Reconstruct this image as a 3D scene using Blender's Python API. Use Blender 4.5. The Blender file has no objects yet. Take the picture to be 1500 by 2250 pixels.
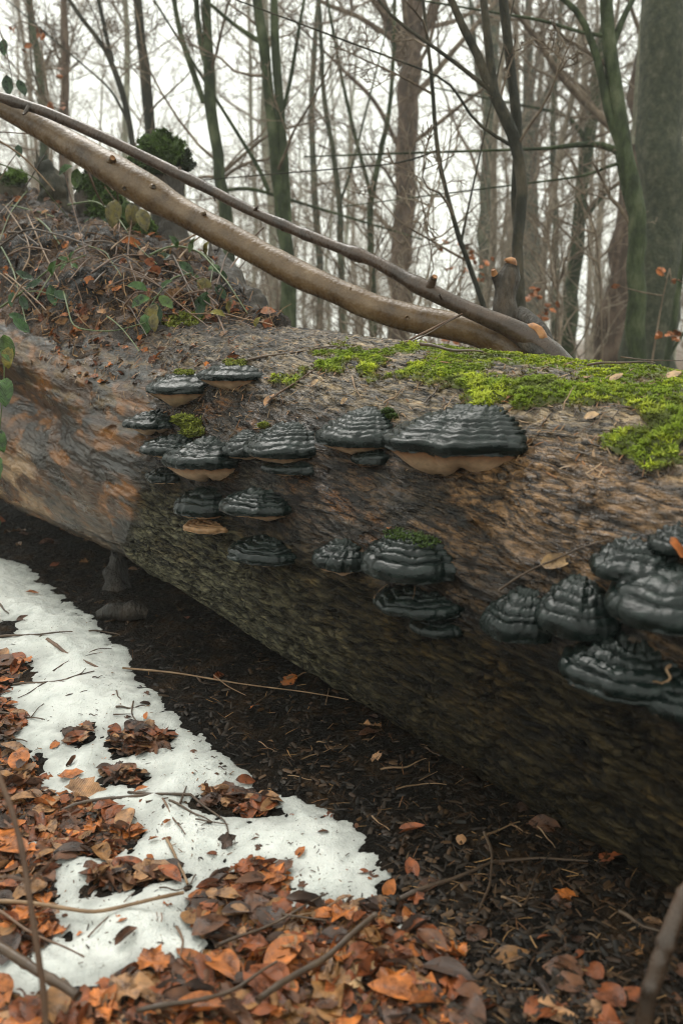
import bpy, math, random
import numpy as np
from mathutils import Vector
from mathutils.bvhtree import BVHTree

S = bpy.context.scene
COL = S.collection
R = math.radians

# ------------------------------------------------------------------ camera, world, sun, exposure
CAM_H = 1.0
TH = math.atan(385/1875.0)                       # camera pitch below the horizontal
FPX = 1875.0                                     # focal length in photograph pixels (30 mm on a 36 mm tall frame)
cd = bpy.data.cameras.new('camera'); cam = bpy.data.objects.new('camera', cd); COL.objects.link(cam)
cam.location = (0, 0, CAM_H); cam.rotation_euler = (R(90)-TH, 0, 0)
cd.sensor_fit = 'VERTICAL'; cd.sensor_height = 36; cd.sensor_width = 24; cd.lens = 30
cd.clip_start = 0.05; cd.clip_end = 2000
cd.dof.use_dof = True; cd.dof.focus_distance = 2.35; cd.dof.aperture_fstop = 3.0
S.camera = cam

SUN_EL, SUN_AZ = 58, -25                         # high, ahead of the camera and a little left, behind the cloud
w = bpy.data.worlds.new('World'); S.world = w; w.use_nodes = True
nt = w.node_tree; nt.nodes.clear()
sky = nt.nodes.new('ShaderNodeTexSky'); sky.sky_type = 'NISHITA'; sky.sun_disc = False
sky.sun_elevation = R(SUN_EL); sky.sun_rotation = R(SUN_AZ); sky.dust_density = 4; sky.ozone_density = 0.6
hs = nt.nodes.new('ShaderNodeHueSaturation'); hs.inputs['Saturation'].default_value = 0.08
ov = nt.nodes.new('ShaderNodeMix'); ov.data_type = 'RGBA'      # the cloud layer: even and nearly white
ov.inputs[0].default_value = 0.75; ov.inputs[7].default_value = (13.3, 13.8, 12.5, 1)
bg = nt.nodes.new('ShaderNodeBackground'); bg.inputs[1].default_value = 0.1
wo = nt.nodes.new('ShaderNodeOutputWorld')
L_ = nt.links.new
L_(sky.outputs[0], hs.inputs['Color']); L_(hs.outputs[0], ov.inputs[6]); L_(ov.outputs[2], bg.inputs[0]); L_(bg.outputs[0], wo.inputs[0])
sd = bpy.data.lights.new('sun', 'SUN'); so = bpy.data.objects.new('sun', sd); COL.objects.link(so)
sd.energy = 1.3; sd.angle = R(30); sd.color = (1, .96, .9)
_d = Vector((math.sin(R(SUN_AZ))*math.cos(R(SUN_EL)), math.cos(R(SUN_AZ))*math.cos(R(SUN_EL)), math.sin(R(SUN_EL))))
so.rotation_euler = _d.to_track_quat('Z', 'Y').to_euler()
S.view_settings.view_transform = 'Standard'; S.view_settings.look = 'None'
S.view_settings.exposure = 0.42; S.view_settings.gamma = 1.0; S.view_settings.use_curve_mapping = False
S.render.engine = 'CYCLES'; S.cycles.use_denoising = True; S.cycles.filter_width = 1.0
S.cycles.max_bounces = 6; S.cycles.diffuse_bounces = 3; S.cycles.glossy_bounces = 2; S.cycles.volume_bounces = 3
S.cycles.transparent_max_bounces = 4; S.cycles.volume_step_rate = 2

# ------------------------------------------------------------------ projection helpers
FW = np.array([0, math.cos(TH), -math.sin(TH)]); UP = np.array([0, math.sin(TH), math.cos(TH)]); CC = np.array([0, 0, CAM_H])
def proj(P):
    d = np.asarray(P, float)-CC; z = d@FW; z = np.where(np.abs(z) < 1e-3, 1e-3, z)
    return 750+FPX*d[..., 0]/z, 1125-FPX*(d@UP)/z, z
def ray(px, py):
    return FW+(px-750)/FPX*np.array([1., 0, 0])+(1125-py)/FPX*UP
def at(px, py, Y):
    d = ray(px, py); return CC+d*(Y/d[1])
def gnd(px, py, z=0.):
    d = ray(px, py); return CC+d*((z-CAM_H)/d[2])
def track(rows):                                 # rows of (px, py, Y)
    return np.array([at(*r) for r in rows])

# ------------------------------------------------------------------ noise
_rs = np.random.RandomState(7)
_perm = np.concatenate([_rs.permutation(256)]*3)
_grad = _rs.normal(size=(256, 3)); _grad /= np.linalg.norm(_grad, axis=1)[:, None]
def noise(P):
    P = np.asarray(P, float); sh = P.shape[:-1]; P = P.reshape(-1, 3)
    i = np.floor(P).astype(int); f = P-i; i &= 255
    u = f*f*f*(f*(f*6-15)+10); out = 0
    for dx in (0, 1):
        for dy in (0, 1):
            for dz in (0, 1):
                h = _perm[_perm[_perm[(i[:, 0]+dx) & 255]+((i[:, 1]+dy) & 255)]+((i[:, 2]+dz) & 255)]
                g = _grad[h]; d = f-np.array([dx, dy, dz])
                wt = (u[:, 0] if dx else 1-u[:, 0])*(u[:, 1] if dy else 1-u[:, 1])*(u[:, 2] if dz else 1-u[:, 2])
                out = out+wt*(g*d).sum(1)
    return (out*1.5).reshape(sh)
def fbm(P, o=4, lac=2.1, gain=.5):
    P = np.asarray(P, float); a = 1; s = 0
    for k in range(o):
        s = s+a*noise(P+k*17.3); P = P*lac; a *= gain
    return s
def sst(a, b, x):
    t = np.clip((x-a)/(b-a), 0, 1); return t*t*(3-2*t)
def st3(a, b, c=0.):
    a = np.asarray(a, float); return np.stack([a, np.broadcast_to(b, a.shape), np.broadcast_to(c, a.shape)], -1)
def sdpoly(x, y, poly):                          # signed distance, positive inside
    poly = np.asarray(poly, float); sh = np.shape(x); x = np.ravel(x); y = np.ravel(y)
    d = np.full(x.shape, 1e9); ins = np.zeros(x.shape, bool)
    for k in range(len(poly)):
        a = poly[k]; b = poly[(k+1) % len(poly)]; e = b-a
        t = np.clip(((x-a[0])*e[0]+(y-a[1])*e[1])/max(e@e, 1e-12), 0, 1)
        d = np.minimum(d, np.hypot(x-a[0]-t*e[0], y-a[1]-t*e[1]))
        if a[1] != b[1]:
            c = ((a[1] > y) != (b[1] > y)) & (x < (b[0]-a[0])*(y-a[1])/(b[1]-a[1])+a[0]); ins ^= c
    return np.where(ins, d, -d).reshape(sh)

# ------------------------------------------------------------------ mesh helpers
def mesh(name, V, F, mat, col=None, uv=None, smooth=True):
    V = np.asarray(V, np.float32).reshape(-1, 3)
    if not isinstance(F, (list, tuple)): F = [F]
    F = [np.asarray(f, np.int32) for f in F if len(f)]
    li = np.concatenate([f.ravel() for f in F]); lt = np.concatenate([np.full(len(f), f.shape[1], np.int32) for f in F])
    m = bpy.data.meshes.new(name)
    m.vertices.add(len(V)); m.vertices.foreach_set('co', V.ravel())
    m.loops.add(len(li)); m.loops.foreach_set('vertex_index', li)
    m.polygons.add(len(lt)); m.polygons.foreach_set('loop_start', np.concatenate([[0], np.cumsum(lt)[:-1]]).astype(np.int32))
    if smooth: m.polygons.foreach_set('use_smooth', np.ones(len(lt), bool))
    if uv is not None:
        u = m.uv_layers.new(name='UVMap'); u.data.foreach_set('uv', np.asarray(uv, np.float32)[li].ravel())
    m.update(calc_edges=True)
    if col is not None:
        col = np.asarray(col, np.float32)
        if col.shape[1] == 3: col = np.concatenate([col, np.ones((len(col), 1), np.float32)], 1)
        c = m.color_attributes.new('Col', 'FLOAT_COLOR', 'POINT'); c.data.foreach_set('color', col.ravel())
    for x in (mat if isinstance(mat, (list, tuple)) else [mat]): m.materials.append(x)
    return m
def link(name, m, parent=None, loc=None, kind=None):
    o = bpy.data.objects.new(name, m); COL.objects.link(o)
    if parent is not None: o.parent = parent
    if loc is not None: o.location = loc
    if kind: o['kind'] = kind
    return o
def tag(o, label, cat, group=None):
    o['label'] = label; o['category'] = cat
    if group: o['group'] = group
    return o
def thing(name, label, cat, loc=(0, 0, 0), group=None):
    o = bpy.data.objects.new(name, None); COL.objects.link(o); o.location = loc; o.empty_display_size = .1
    return tag(o, label, cat, group)
def join(parts):                                 # [(V, F, ...)] -> V, [F4, F3]
    vs = []; f4 = []; f3 = []; n = 0
    for V, F in parts:
        for f in (F if isinstance(F, list) else [F]):
            if len(f): (f4 if f.shape[1] == 4 else f3).append(f+n)
        vs.append(V); n += len(V)
    o = []
    if f4: o.append(np.concatenate(f4))
    if f3: o.append(np.concatenate(f3))
    return np.concatenate(vs), o
def grid_faces(nu, nv, wrap=False):
    i = np.arange(nu-1)[:, None]; j = np.arange(nv if wrap else nv-1)[None, :]; j2 = (j+1) % nv
    return np.stack([i*nv+j, (i+1)*nv+j, (i+1)*nv+j2, i*nv+j2], -1).reshape(-1, 4).astype(np.int32)
def tubes(pts, rad, k=6, rough=0., rs=8., cap=True):     # pts (M,n,3), rad (M,n)
    pts = np.asarray(pts, float); rad = np.asarray(rad, float)
    if pts.ndim == 2: pts = pts[None]; rad = np.broadcast_to(rad, pts.shape[:2])
    M, n, _ = pts.shape
    T = np.gradient(pts, axis=1); T /= np.linalg.norm(T, axis=2, keepdims=True)+1e-9
    ref = np.where((np.abs(T.mean(1)[:, 2]) > .75)[:, None], np.array([[1., .13, 0]]), np.array([[.1, .05, 1.]]))[:, None, :]
    A = np.cross(T, np.broadcast_to(ref, T.shape)); A /= np.linalg.norm(A, axis=2, keepdims=True)+1e-9
    B = np.cross(T, A)
    ph = np.arange(k)*2*np.pi/k
    off = np.cos(ph)[None, None, :, None]*A[:, :, None]+np.sin(ph)[None, None, :, None]*B[:, :, None]
    V = pts[:, :, None]+rad[:, :, None, None]*off
    if rough: V = V+off*(rad[:, :, None]*rough*fbm(V*rs, 3))[..., None]
    F = grid_faces(n, k, True)[None]+(np.arange(M)*n*k)[:, None, None]
    fs = [F.reshape(-1, 4)]
    if cap and k > 3:
        c1 = (np.arange(k)[::-1])[None]+(np.arange(M)*n*k)[:, None]; c2 = (np.arange(k)+(n-1)*k)[None]+(np.arange(M)*n*k)[:, None]
        if k == 4: fs[0] = np.concatenate([fs[0], c1, c2])
        else: fs = fs+[np.concatenate([c1, c2]).astype(np.int32)]
    return V.reshape(-1, 3), fs
def resample(P, n, extra=None):
    P = np.asarray(P, float); s = np.concatenate([[0], np.cumsum(np.linalg.norm(np.diff(P, axis=0), axis=1))])
    t = np.linspace(0, s[-1], n); h = s
    # smooth Catmull-like: linear then a little smoothing
    Q = np.stack([np.interp(t, h, P[:, i]) for i in range(P.shape[1])], 1)
    for _ in range(max(1, n//len(P)//2)):
        Q[1:-1] = .25*Q[:-2]+.5*Q[1:-1]+.25*Q[2:]
    if extra is None: return Q
    return Q, np.interp(t, h, extra)
def multi(V, fs):                                # n-gon caps kept as their own arrays
    return V, fs

# ------------------------------------------------------------------ materials
def nmat(name):
    m = bpy.data.materials.new(name); m.use_nodes = True; n = m.node_tree; n.nodes.clear()
    b = n.nodes.new('ShaderNodeBsdfPrincipled'); o = n.nodes.new('ShaderNodeOutputMaterial'); n.links.new(b.outputs[0], o.inputs[0])
    return m, n, b
def N(n, t, **k):
    x = n.nodes.new('ShaderNode'+t)
    for a, v in k.items():
        if a.startswith('i_'):
            key = a[2:]; x.inputs[int(key) if key.isdigit() else key.replace('_', ' ')].default_value = v
        else: setattr(x, a, v)
    return x
def tex(n, scale, stretch=(1, 1, 1), coord='Object', detail=5, rough=.6, dist=0.):
    c = N(n, 'TexCoord'); mp = N(n, 'Mapping'); mp.inputs['Scale'].default_value = stretch
    t = N(n, 'TexNoise', i_Scale=scale, i_Detail=detail, i_Roughness=rough, i_Distortion=dist)
    n.links.new(c.outputs[coord], mp.inputs[0]); n.links.new(mp.outputs[0], t.inputs[0]); return t
def ramp(n, src, stops):
    r = N(n, 'ValToRGB'); e = r.color_ramp.elements
    while len(e) < len(stops): e.new(.5)
    for x, (p, c) in zip(e, stops):
        x.position = p; x.color = (*c, 1) if len(c) == 3 else c
    n.links.new(src, r.inputs[0]); return r
def mixc(n, a, b, f, mode='MIX'):
    m = N(n, 'Mix', data_type='RGBA', blend_type=mode)
    for v, s in ((f, 0), (a, 6), (b, 7)):
        if isinstance(v, (int, float)): m.inputs[s].default_value = v
        elif isinstance(v, tuple): m.inputs[s].default_value = (*v, 1)
        else: n.links.new(v, m.inputs[s])
    return m.outputs[2]
def bump(n, b, srcs):                            # [(socket, strength, distance)]
    prev = None
    for s, st, di in srcs:
        x = N(n, 'Bump', i_Strength=st, i_Distance=di); n.links.new(s, x.inputs['Height'])
        if prev: n.links.new(prev, x.inputs['Normal'])
        prev = x.outputs[0]
    n.links.new(prev, b.inputs['Normal'])
def rough(n, b, src, lo, hi, a=.35, c=.65):
    m = N(n, 'MapRange'); m.inputs[1].default_value = a; m.inputs[2].default_value = c; m.inputs[3].default_value = lo; m.inputs[4].default_value = hi
    n.links.new(src, m.inputs[0]); n.links.new(m.outputs[0], b.inputs['Roughness'])
def simple(name, stops, scale=8, stretch=(1, 1, 1), r=(.4, .8), bscale=40, bst=.4, bd=.01, coord='Object', spec=.5):
    m, n, b = nmat(name); t = tex(n, scale, stretch, coord)
    n.links.new(ramp(n, t.outputs[0], stops).outputs[0], b.inputs['Base Color'])
    t2 = tex(n, bscale, stretch, coord); bump(n, b, [(t2.outputs[0], bst, bd)]); rough(n, b, t2.outputs[0], *r)
    b.inputs['Specular IOR Level'].default_value = spec
    return m
def colmat(name, r=(.4, .7), scale=60, bst=.3, bd=.004, var=.5, sss=0, coord='Object', spec=.5, stretch=(1, 1, 1)):
    m, n, b = nmat(name); a = N(n, 'Attribute', attribute_name='Col'); t = tex(n, scale, stretch, coord)
    v = ramp(n, t.outputs[0], [(.25, (1-var,)*3), (.75, (1+var,)*3)])
    n.links.new(mixc(n, a.outputs[0], v.outputs[0], 1., 'MULTIPLY'), b.inputs['Base Color'])
    bump(n, b, [(t.outputs[0], bst, bd)]); rough(n, b, t.outputs[0], *r)
    b.inputs['Specular IOR Level'].default_value = spec
    return m
MAT = {}
def bark_log():
    m, n, b = nmat('wet_trunk_bark')
    a = N(n, 'Attribute', attribute_name='Col')
    t1 = tex(n, 42, (.3, 1, 1), 'UV', 6, .6, .15); t2 = tex(n, 105, (.34, 1, 1), 'UV', 4, .6, .1); b.inputs['Specular IOR Level'].default_value = .4; t3 = tex(n, 7, (.5, 1, 1), 'UV', 5, .6)
    v = ramp(n, t1.outputs[0], [(.36, (.38, .37, .35)), (.5, (1, 1, 1)), (.66, (1.6, 1.55, 1.5))])
    c = mixc(n, a.outputs[0], v.outputs[0], 1., 'MULTIPLY')
    v2 = ramp(n, t2.outputs[0], [(.40, (.42, .42, .41)), (.49, (.95, .95, .95)), (.6, (1.35, 1.35, 1.3))])
    c = mixc(n, c, v2.outputs[0], 1., 'MULTIPLY')
    t4 = tex(n, 17, (.2, 1, 1), 'UV', 4, .55, 1.2)
    sb = N(n, 'Math', operation='SUBTRACT', i_1=.5); n.links.new(t4.outputs[0], sb.inputs[0]); ab = N(n, 'Math', operation='ABSOLUTE'); n.links.new(sb.outputs[0], ab.inputs[0])
    ck = ramp(n, ab.outputs[0], [(.0, (.12, .12, .11)), (.014, (.3, .29, .28)), (.03, (1, 1, 1))])
    t5 = tex(n, 34, (.3, 1, 1), 'UV', 3, .5, .8); sb2 = N(n, 'Math', operation='SUBTRACT', i_1=.47); n.links.new(t5.outputs[0], sb2.inputs[0]); ab2 = N(n, 'Math', operation='ABSOLUTE'); n.links.new(sb2.outputs[0], ab2.inputs[0])
    ck2 = ramp(n, ab2.outputs[0], [(.0, (.35, .35, .34)), (.022, (1, 1, 1))])
    c = mixc(n, mixc(n, c, ck.outputs[0], .85, 'MULTIPLY'), ck2.outputs[0], .8, 'MULTIPLY')
    ba = N(n, 'Attribute', attribute_name='Bare'); t6 = tex(n, 22, (.12, 1, 1), 'UV', 5, .6, .8)
    wv = ramp(n, t6.outputs[0], [(.34, (.45, .42, .4)), (.5, (1, 1, 1)), (.68, (1.45, 1.4, 1.3))])
    c = mixc(n, c, mixc(n, a.outputs[0], wv.outputs[0], 1., 'MULTIPLY'), ba.outputs[2])
    inv = N(n, 'Math', operation='MULTIPLY_ADD', i_1=-.86, i_2=1.); n.links.new(ba.outputs[2], inv.inputs[0])
    def damp(s):
        q = N(n, 'Math', operation='MULTIPLY'); n.links.new(s, q.inputs[0]); n.links.new(inv.outputs[0], q.inputs[1]); return q.outputs[0]
    n.links.new(c, b.inputs['Base Color'])
    bump(n, b, [(damp(ck.outputs[0]), .8, .008), (damp(ck2.outputs[0]), .6, .005), (damp(t1.outputs[0]), 1., .02), (damp(t2.outputs[0]), 1., .012), (t6.outputs[0], .35, .008)])
    mq = N(n, 'MapRange'); mq.inputs[1].default_value = .38; mq.inputs[2].default_value = .68; mq.inputs[3].default_value = .48; mq.inputs[4].default_value = .10
    n.links.new(a.outputs['Alpha'], mq.inputs[0]); n.links.new(mq.outputs[0], b.inputs['Specular IOR Level'])
    # alpha of Col = dryness
    mr = N(n, 'MapRange'); mr.inputs[1].default_value = .3; mr.inputs[2].default_value = .7; mr.inputs[3].default_value = -.12; mr.inputs[4].default_value = .2
    n.links.new(t3.outputs[0], mr.inputs[0])
    ad = N(n, 'Math', operation='ADD', use_clamp=True); n.links.new(a.outputs['Alpha'], ad.inputs[0]); n.links.new(mr.outputs[0], ad.inputs[1])
    n.links.new(ad.outputs[0], b.inputs['Roughness'])
    return m
def fungus_cap():
    m, n, b = nmat('black_fungus_crust')
    t = tex(n, 30, (1, 1, 2.5)); t2 = tex(n, 150, (1, 1, 2)); t3 = tex(n, 9)
    n.links.new(ramp(n, t.outputs[0], [(.3, (.0015, .004, .0034)), (.55, (.005, .0105, .0092)), (.8, (.024, .034, .030))]).outputs[0], b.inputs['Base Color'])
    at_ = N(n, 'Attribute', attribute_name='Col'); base_ = b.inputs['Base Color'].links[0].from_socket
    n.links.new(mixc(n, base_, (.022, .030, .026), at_.outputs[2]), b.inputs['Base Color'])
    bump(n, b, [(t.outputs[0], .5, .006), (t2.outputs[0], .35, .002)])
    rough(n, b, t3.outputs[0], .15, .34); rs_ = b.inputs['Roughness'].links[0].from_socket; ma = N(n, 'Math', operation='MULTIPLY_ADD', i_1=.35); n.links.new(at_.outputs[2], ma.inputs[0]); n.links.new(rs_, ma.inputs[2]); n.links.new(ma.outputs[0], b.inputs['Roughness']); b.inputs['Specular IOR Level'].default_value = .32
    return m
def leafmat(name, veins=14.):
    m, n, b = nmat(name); a = N(n, 'Attribute', attribute_name='Col'); uvn = N(n, 'TexCoord')
    sp = N(n, 'SeparateXYZ'); n.links.new(uvn.outputs['UV'], sp.inputs[0])
    ab = N(n, 'Math', operation='ABSOLUTE'); n.links.new(sp.outputs[1], ab.inputs[0])
    mu = N(n, 'Math', operation='MULTIPLY_ADD', i_1=-.8); n.links.new(ab.outputs[0], mu.inputs[0]); n.links.new(sp.outputs[0], mu.inputs[2])
    ms = N(n, 'Math', operation='MULTIPLY', i_1=veins*math.pi); n.links.new(mu.outputs[0], ms.inputs[0])
    si = N(n, 'Math', operation='SINE'); n.links.new(ms.outputs[0], si.inputs[0])
    pw = N(n, 'Math', operation='POWER', i_1=6.); si2 = N(n, 'Math', operation='ABSOLUTE'); n.links.new(si.outputs[0], si2.inputs[0]); n.links.new(si2.outputs[0], pw.inputs[0])
    gm = N(n, 'NewGeometry'); t = N(n, 'TexNoise', i_Scale=42., i_Detail=5., i_Roughness=.65); n.links.new(gm.outputs['Position'], t.inputs[0])
    v = ramp(n, t.outputs[0], [(.32, (.22, .19, .2)), (.5, (.9, .88, .88)), (.72, (1.7, 1.6, 1.4))])
    c = mixc(n, a.outputs[0], v.outputs[0], 1., 'MULTIPLY')
    c = mixc(n, c, mixc(n, c, (.8, .7, .55), 1., 'MULTIPLY'), pw.outputs[0])
    n.links.new(c, b.inputs['Base Color'])
    bump(n, b, [(pw.outputs[0], .5, .003), (t.outputs[0], .4, .003)]); rough(n, b, t.outputs[0], .2, .5)
    return m
M_LOG = bark_log(); M_CAP = fungus_cap()
M_PORE = colmat('fungus_pore_layer', (.7, .9), 70, .25, .003, .3)
M_MOSS = colmat('moss_leaves', (.5, .8), 30, .1, .002, .35)
M_LEAF = leafmat('dead_leaf'); M_GLEAF = leafmat('bramble_leaf', 9.)
M_DEBRIS = colmat('litter_fragments', (.4, .8), 80, .2, .002, .4, spec=.3)
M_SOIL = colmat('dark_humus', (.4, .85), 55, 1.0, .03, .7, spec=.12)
M_BANK = colmat('bank_earth', (.35, .8), 40, 1.0, .04, .75, spec=.35)
M_STEM = simple('smooth_wet_stem_bark', [(.3, (.06, .033, .014)), (.47, (.125, .074, .033)), (.6, (.16, .098, .046)), (.8, (.27, .185, .105))], 11, (1, 1, 1), (.18, .4), 75, .5, .006)
M_STEMD = simple('dark_wet_stem_bark', [(.3, (.028, .018, .012)), (.55, (.065, .040, .026)), (.8, (.11, .07, .048))], 14, (1, 1, 1), (.2, .42), 90, .35, .004)
M_CUT = simple('raw_split_wood', [(.3, (.16, .06, .02)), (.55, (.38, .17, .06)), (.8, (.5, .28, .13))], 30, (1, 1, 1), (.4, .7), 120, .5, .004)
M_ROT = simple('rotten_wood', [(.3, (.012, .010, .008)), (.55, (.05, .038, .026)), (.8, (.13, .085, .05))], 14, (1, 1, .3), (.4, .8), 70, .9, .02)
M_ROTD = simple('dark_rotten_wood', [(.3, (.006, .005, .004)), (.55, (.022, .016, .011)), (.8, (.06, .038, .022))], 14, (1, 1, .3), (.4, .8), 70, .9, .02)
M_TWIG = simple('bare_twig_bark', [(.3, (.035, .022, .014)), (.6, (.085, .052, .03)), (.8, (.15, .10, .06))], 20, r=(.35, .6), bscale=160, bst=.3, bd=.002)
M_STRAW = simple('pale_dead_stalk', [(.3, (.14, .08, .04)), (.6, (.26, .16, .085)), (.8, (.36, .25, .14))], 20, r=(.4, .7), bscale=160, bst=.3, bd=.002)
M_CANE = simple('brown_dead_cane', [(.3, (.07, .035, .022)), (.6, (.15, .085, .05)), (.8, (.24, .15, .09))], 12, r=(.4, .7), bscale=160, bst=.3, bd=.002)
M_GCANE = simple('green_bramble_stem', [(.3, (.06, .09, .025)), (.6, (.11, .14, .045)), (.8, (.18, .17, .07))], 9, r=(.4, .6), bscale=160, bst=.3, bd=.002)
def tbark(name, a, b_, c): return simple(name, [(.3, tuple(x*.8 for x in a)), (.45, a), (.54, b_), (.72, tuple(x*1.25 for x in c))], 9, (1, 1, .45), (.6, .9), 30, .8, .03, spec=.3)
M_TGREEN = tbark('algae_green_bark', (.024, .034, .012), (.050, .068, .026), (.095, .105, .055))
M_TGREY = tbark('grey_beech_bark', (.045, .052, .030), (.080, .085, .050), (.13, .13, .085))
M_TEDGE = simple('grey_green_beech_bark', [(.32, (.018, .024, .012)), (.46, (.040, .048, .025)), (.56, (.060, .064, .036)), (.72, (.12, .118, .08))], 15, (1, 1, .8), (.6, .9), 40, .9, .03, spec=.3)
M_TBROWN = tbark('brown_beech_bark', (.07, .045, .03), (.13, .085, .06), (.17, .125, .09))
M_TDARK = tbark('dark_wet_bark', (.022, .022, .014), (.05, .043, .027), (.085, .068, .045))
M_FARA = tbark('haze_paled_beech_bark', (.19, .19, .135), (.28, .275, .20), (.34, .33, .26)); M_FARB = tbark('haze_paled_brown_bark', (.20, .165, .12), (.30, .245, .185), (.36, .31, .24))  # pale beech bark, lightened further so distance haze sits in the colour
M_FARTW = tbark('haze_paled_twigs', (.22, .175, .125), (.31, .255, .19), (.38, .32, .25))  # twig colour also lightened to stand in for haze
M_TWIGS = tbark('winter_twigs', (.14, .10, .068), (.22, .165, .115), (.29, .225, .16))

# ------------------------------------------------------------------ terrain
SNOW_OUT = [(-330, 1150), (0, 1222), (60, 1247), (130, 1300), (210, 1368), (272, 1420), (300, 1478), (345, 1535), (405, 1595), (470, 1640), (525, 1685),
            (568, 1735), (640, 1735), (700, 1772), (760, 1800), (805, 1845), (840, 1905), (835, 1962), (790, 1988), (720, 1992), (650, 2015), (610, 2005), (625, 1925), (560, 1900),
            (480, 1930), (430, 1990), (425, 2030), (500, 2080), (520, 2112), (420, 2125), (330, 2112), (250, 2135), (200, 2190), (150, 2215), (60, 2190), (0, 2170), (-330, 2140)]
SNOW_HOLE = [(-330, 1440), (0, 1440), (70, 1447), (62, 1490), (10, 1502), (0, 1522), (50, 1560), (60, 1592), (20, 1620), (60, 1650), (82, 1700), (112, 1742), (200, 1752),
             (300, 1800), (308, 1830), (270, 1862), (240, 1890), (180, 1872), (122, 1862), (112, 1900), (122, 1950), (100, 2000), (120, 2050), (60, 2082), (-330, 2110)]
SNOW_BITS = [[(545, 2165), (640, 2150), (700, 2200), (650, 2260), (540, 2260)], [(862, 2015), (900, 2010), (922, 2025), (880, 2045)], [(62, 1810), (100, 1800), (95, 1850), (70, 1850)],
             [(0, 2140), (60, 2150), (90, 2190), (0, 2230)], [(915, 2068), (960, 2060), (955, 2100), (925, 2100)]]
g2 = lambda poly: np.array([gnd(*p)[:2] for p in poly])
MELT = [[(235, 1620), (262, 1602), (320, 1598), (368, 1612), (372, 1640), (330, 1652), (282, 1662), (250, 1648)], [(205, 1925), (245, 1903), (310, 1900), (380, 1908), (388, 1930), (300, 1945), (225, 1955)],
        [(432, 1748), (480, 1738), (545, 1735), (600, 1752), (608, 1775), (540, 1790), (465, 1780)], [(225, 1700), (275, 1685), (318, 1700), (300, 1716), (240, 1722)], [(145, 1612), (190, 1600), (200, 1626), (160, 1640)], [(0, 1365), (40, 1380), (30, 1400), (0, 1400)]]
G_MELT = [g2(b) for b in MELT]
G_OUT, G_HOLE, G_BITS = g2(SNOW_OUT), g2(SNOW_HOLE), [g2(b) for b in SNOW_BITS]
def snow_sd(x, y):
    s = np.minimum(sdpoly(x, y, G_OUT), -sdpoly(x, y, G_HOLE))
    for b in G_BITS: s = np.maximum(s, sdpoly(x, y, b))
    for b in G_MELT: s = np.minimum(s, -sdpoly(x, y, b)-.006)
    return s
def terrain(x, y):
    x = np.asarray(x, float); y = np.broadcast_to(np.asarray(y, float), x.shape)
    r = np.hypot(x, y)
    z = .018*fbm(st3(x*2.2, y*2.2, 3.1), 4)*sst(60, 6, r)
    z = z+.5*fbm(st3(x*.05, y*.05, 9.), 3)*sst(6, 40, r)
    return z-.006
def axis(rng_dense, step, far, growth=1.12):
    a, b = rng_dense; c = list(np.arange(a, b+1e-6, step)); s = step
    while c[-1] < far: s *= growth; c.append(c[-1]+s)
    s = step
    while c[0] > -far: s *= growth; c.insert(0, c[0]-s)
    return np.array(c)
gx = axis((-2.4, 1.6), .012, 260, 1.14); gy = axis((.8, 4.6), .012, 260, 1.14)
GX, GY = np.meshgrid(gx, gy, indexing='ij'); GZ = terrain(GX, GY)
near = sst(5.5, 3.5, np.hypot(GX, GY-2))
GZ += near*.006*fbm(st3(GX*28, GY*28), 3)
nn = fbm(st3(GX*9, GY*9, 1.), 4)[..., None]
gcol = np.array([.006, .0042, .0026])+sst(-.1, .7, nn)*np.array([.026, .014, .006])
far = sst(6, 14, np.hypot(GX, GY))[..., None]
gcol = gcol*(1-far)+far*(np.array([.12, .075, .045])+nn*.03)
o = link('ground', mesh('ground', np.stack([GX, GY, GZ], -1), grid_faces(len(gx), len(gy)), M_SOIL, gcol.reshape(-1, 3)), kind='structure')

# snow
sx = np.arange(-2.6, .75, .0085); sy = np.arange(.95, 4.6, .0085)
SX, SY = np.meshgrid(sx, sy, indexing='ij')
sdv = snow_sd(SX, SY)+.014+.030*fbm(st3(SX*9, SY*9, 4.), 4)+.006*fbm(st3(SX*45, SY*45), 2)+.03*sst(.25, .6, fbm(st3(SX*20, SY*20, 6.), 3))*-1*sst(.2, .0, snow_sd(SX, SY))
SH = -.014+.017*sst(-.03, .025, sdv)+.036*sst(.0, .26, sdv)+.012*sst(0, .15, sdv)*fbm(st3(SX*5, SY*5, 2.), 3)+.0022*fbm(st3(SX*60, SY*60), 2)
SZ = terrain(SX, SY)+SH
f = grid_faces(len(sx), len(sy)); keep = (SH.ravel()[f] > -.012).any(1)
f = f[keep]; u_, inv = np.unique(f, return_inverse=True)
def snowmat():
    m, n, b = nmat('old_snow')
    t = tex(n, 260, detail=3); t2 = tex(n, 14, detail=6, rough=.7); t3 = tex(n, 120, detail=2)
    c = ramp(n, t2.outputs[0], [(.3, (.60, .63, .61)), (.5, (.76, .785, .76)), (.7, (.83, .85, .83))]).outputs[0]
    sp = ramp(n, t3.outputs[0], [(.27, (.2, .16, .12)), (.33, (1, 1, 1))])
    at_ = N(n, 'Attribute', attribute_name='Col'); n.links.new(mixc(n, mixc(n, c, sp.outputs[0], 1., 'MULTIPLY'), at_.outputs[0], 1., 'MULTIPLY'), b.inputs['Base Color'])
    bump(n, b, [(t.outputs[0], .9, .006), (t2.outputs[0], .5, .03)]); b.inputs['Roughness'].default_value = .55
    b.inputs['Specular IOR Level'].default_value = .3
    b.inputs['Subsurface Weight'].default_value = .25; b.inputs['Subsurface Radius'].default_value = (.012, .014, .016); b.inputs['Subsurface Scale'].default_value = 1.
    return m
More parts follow.
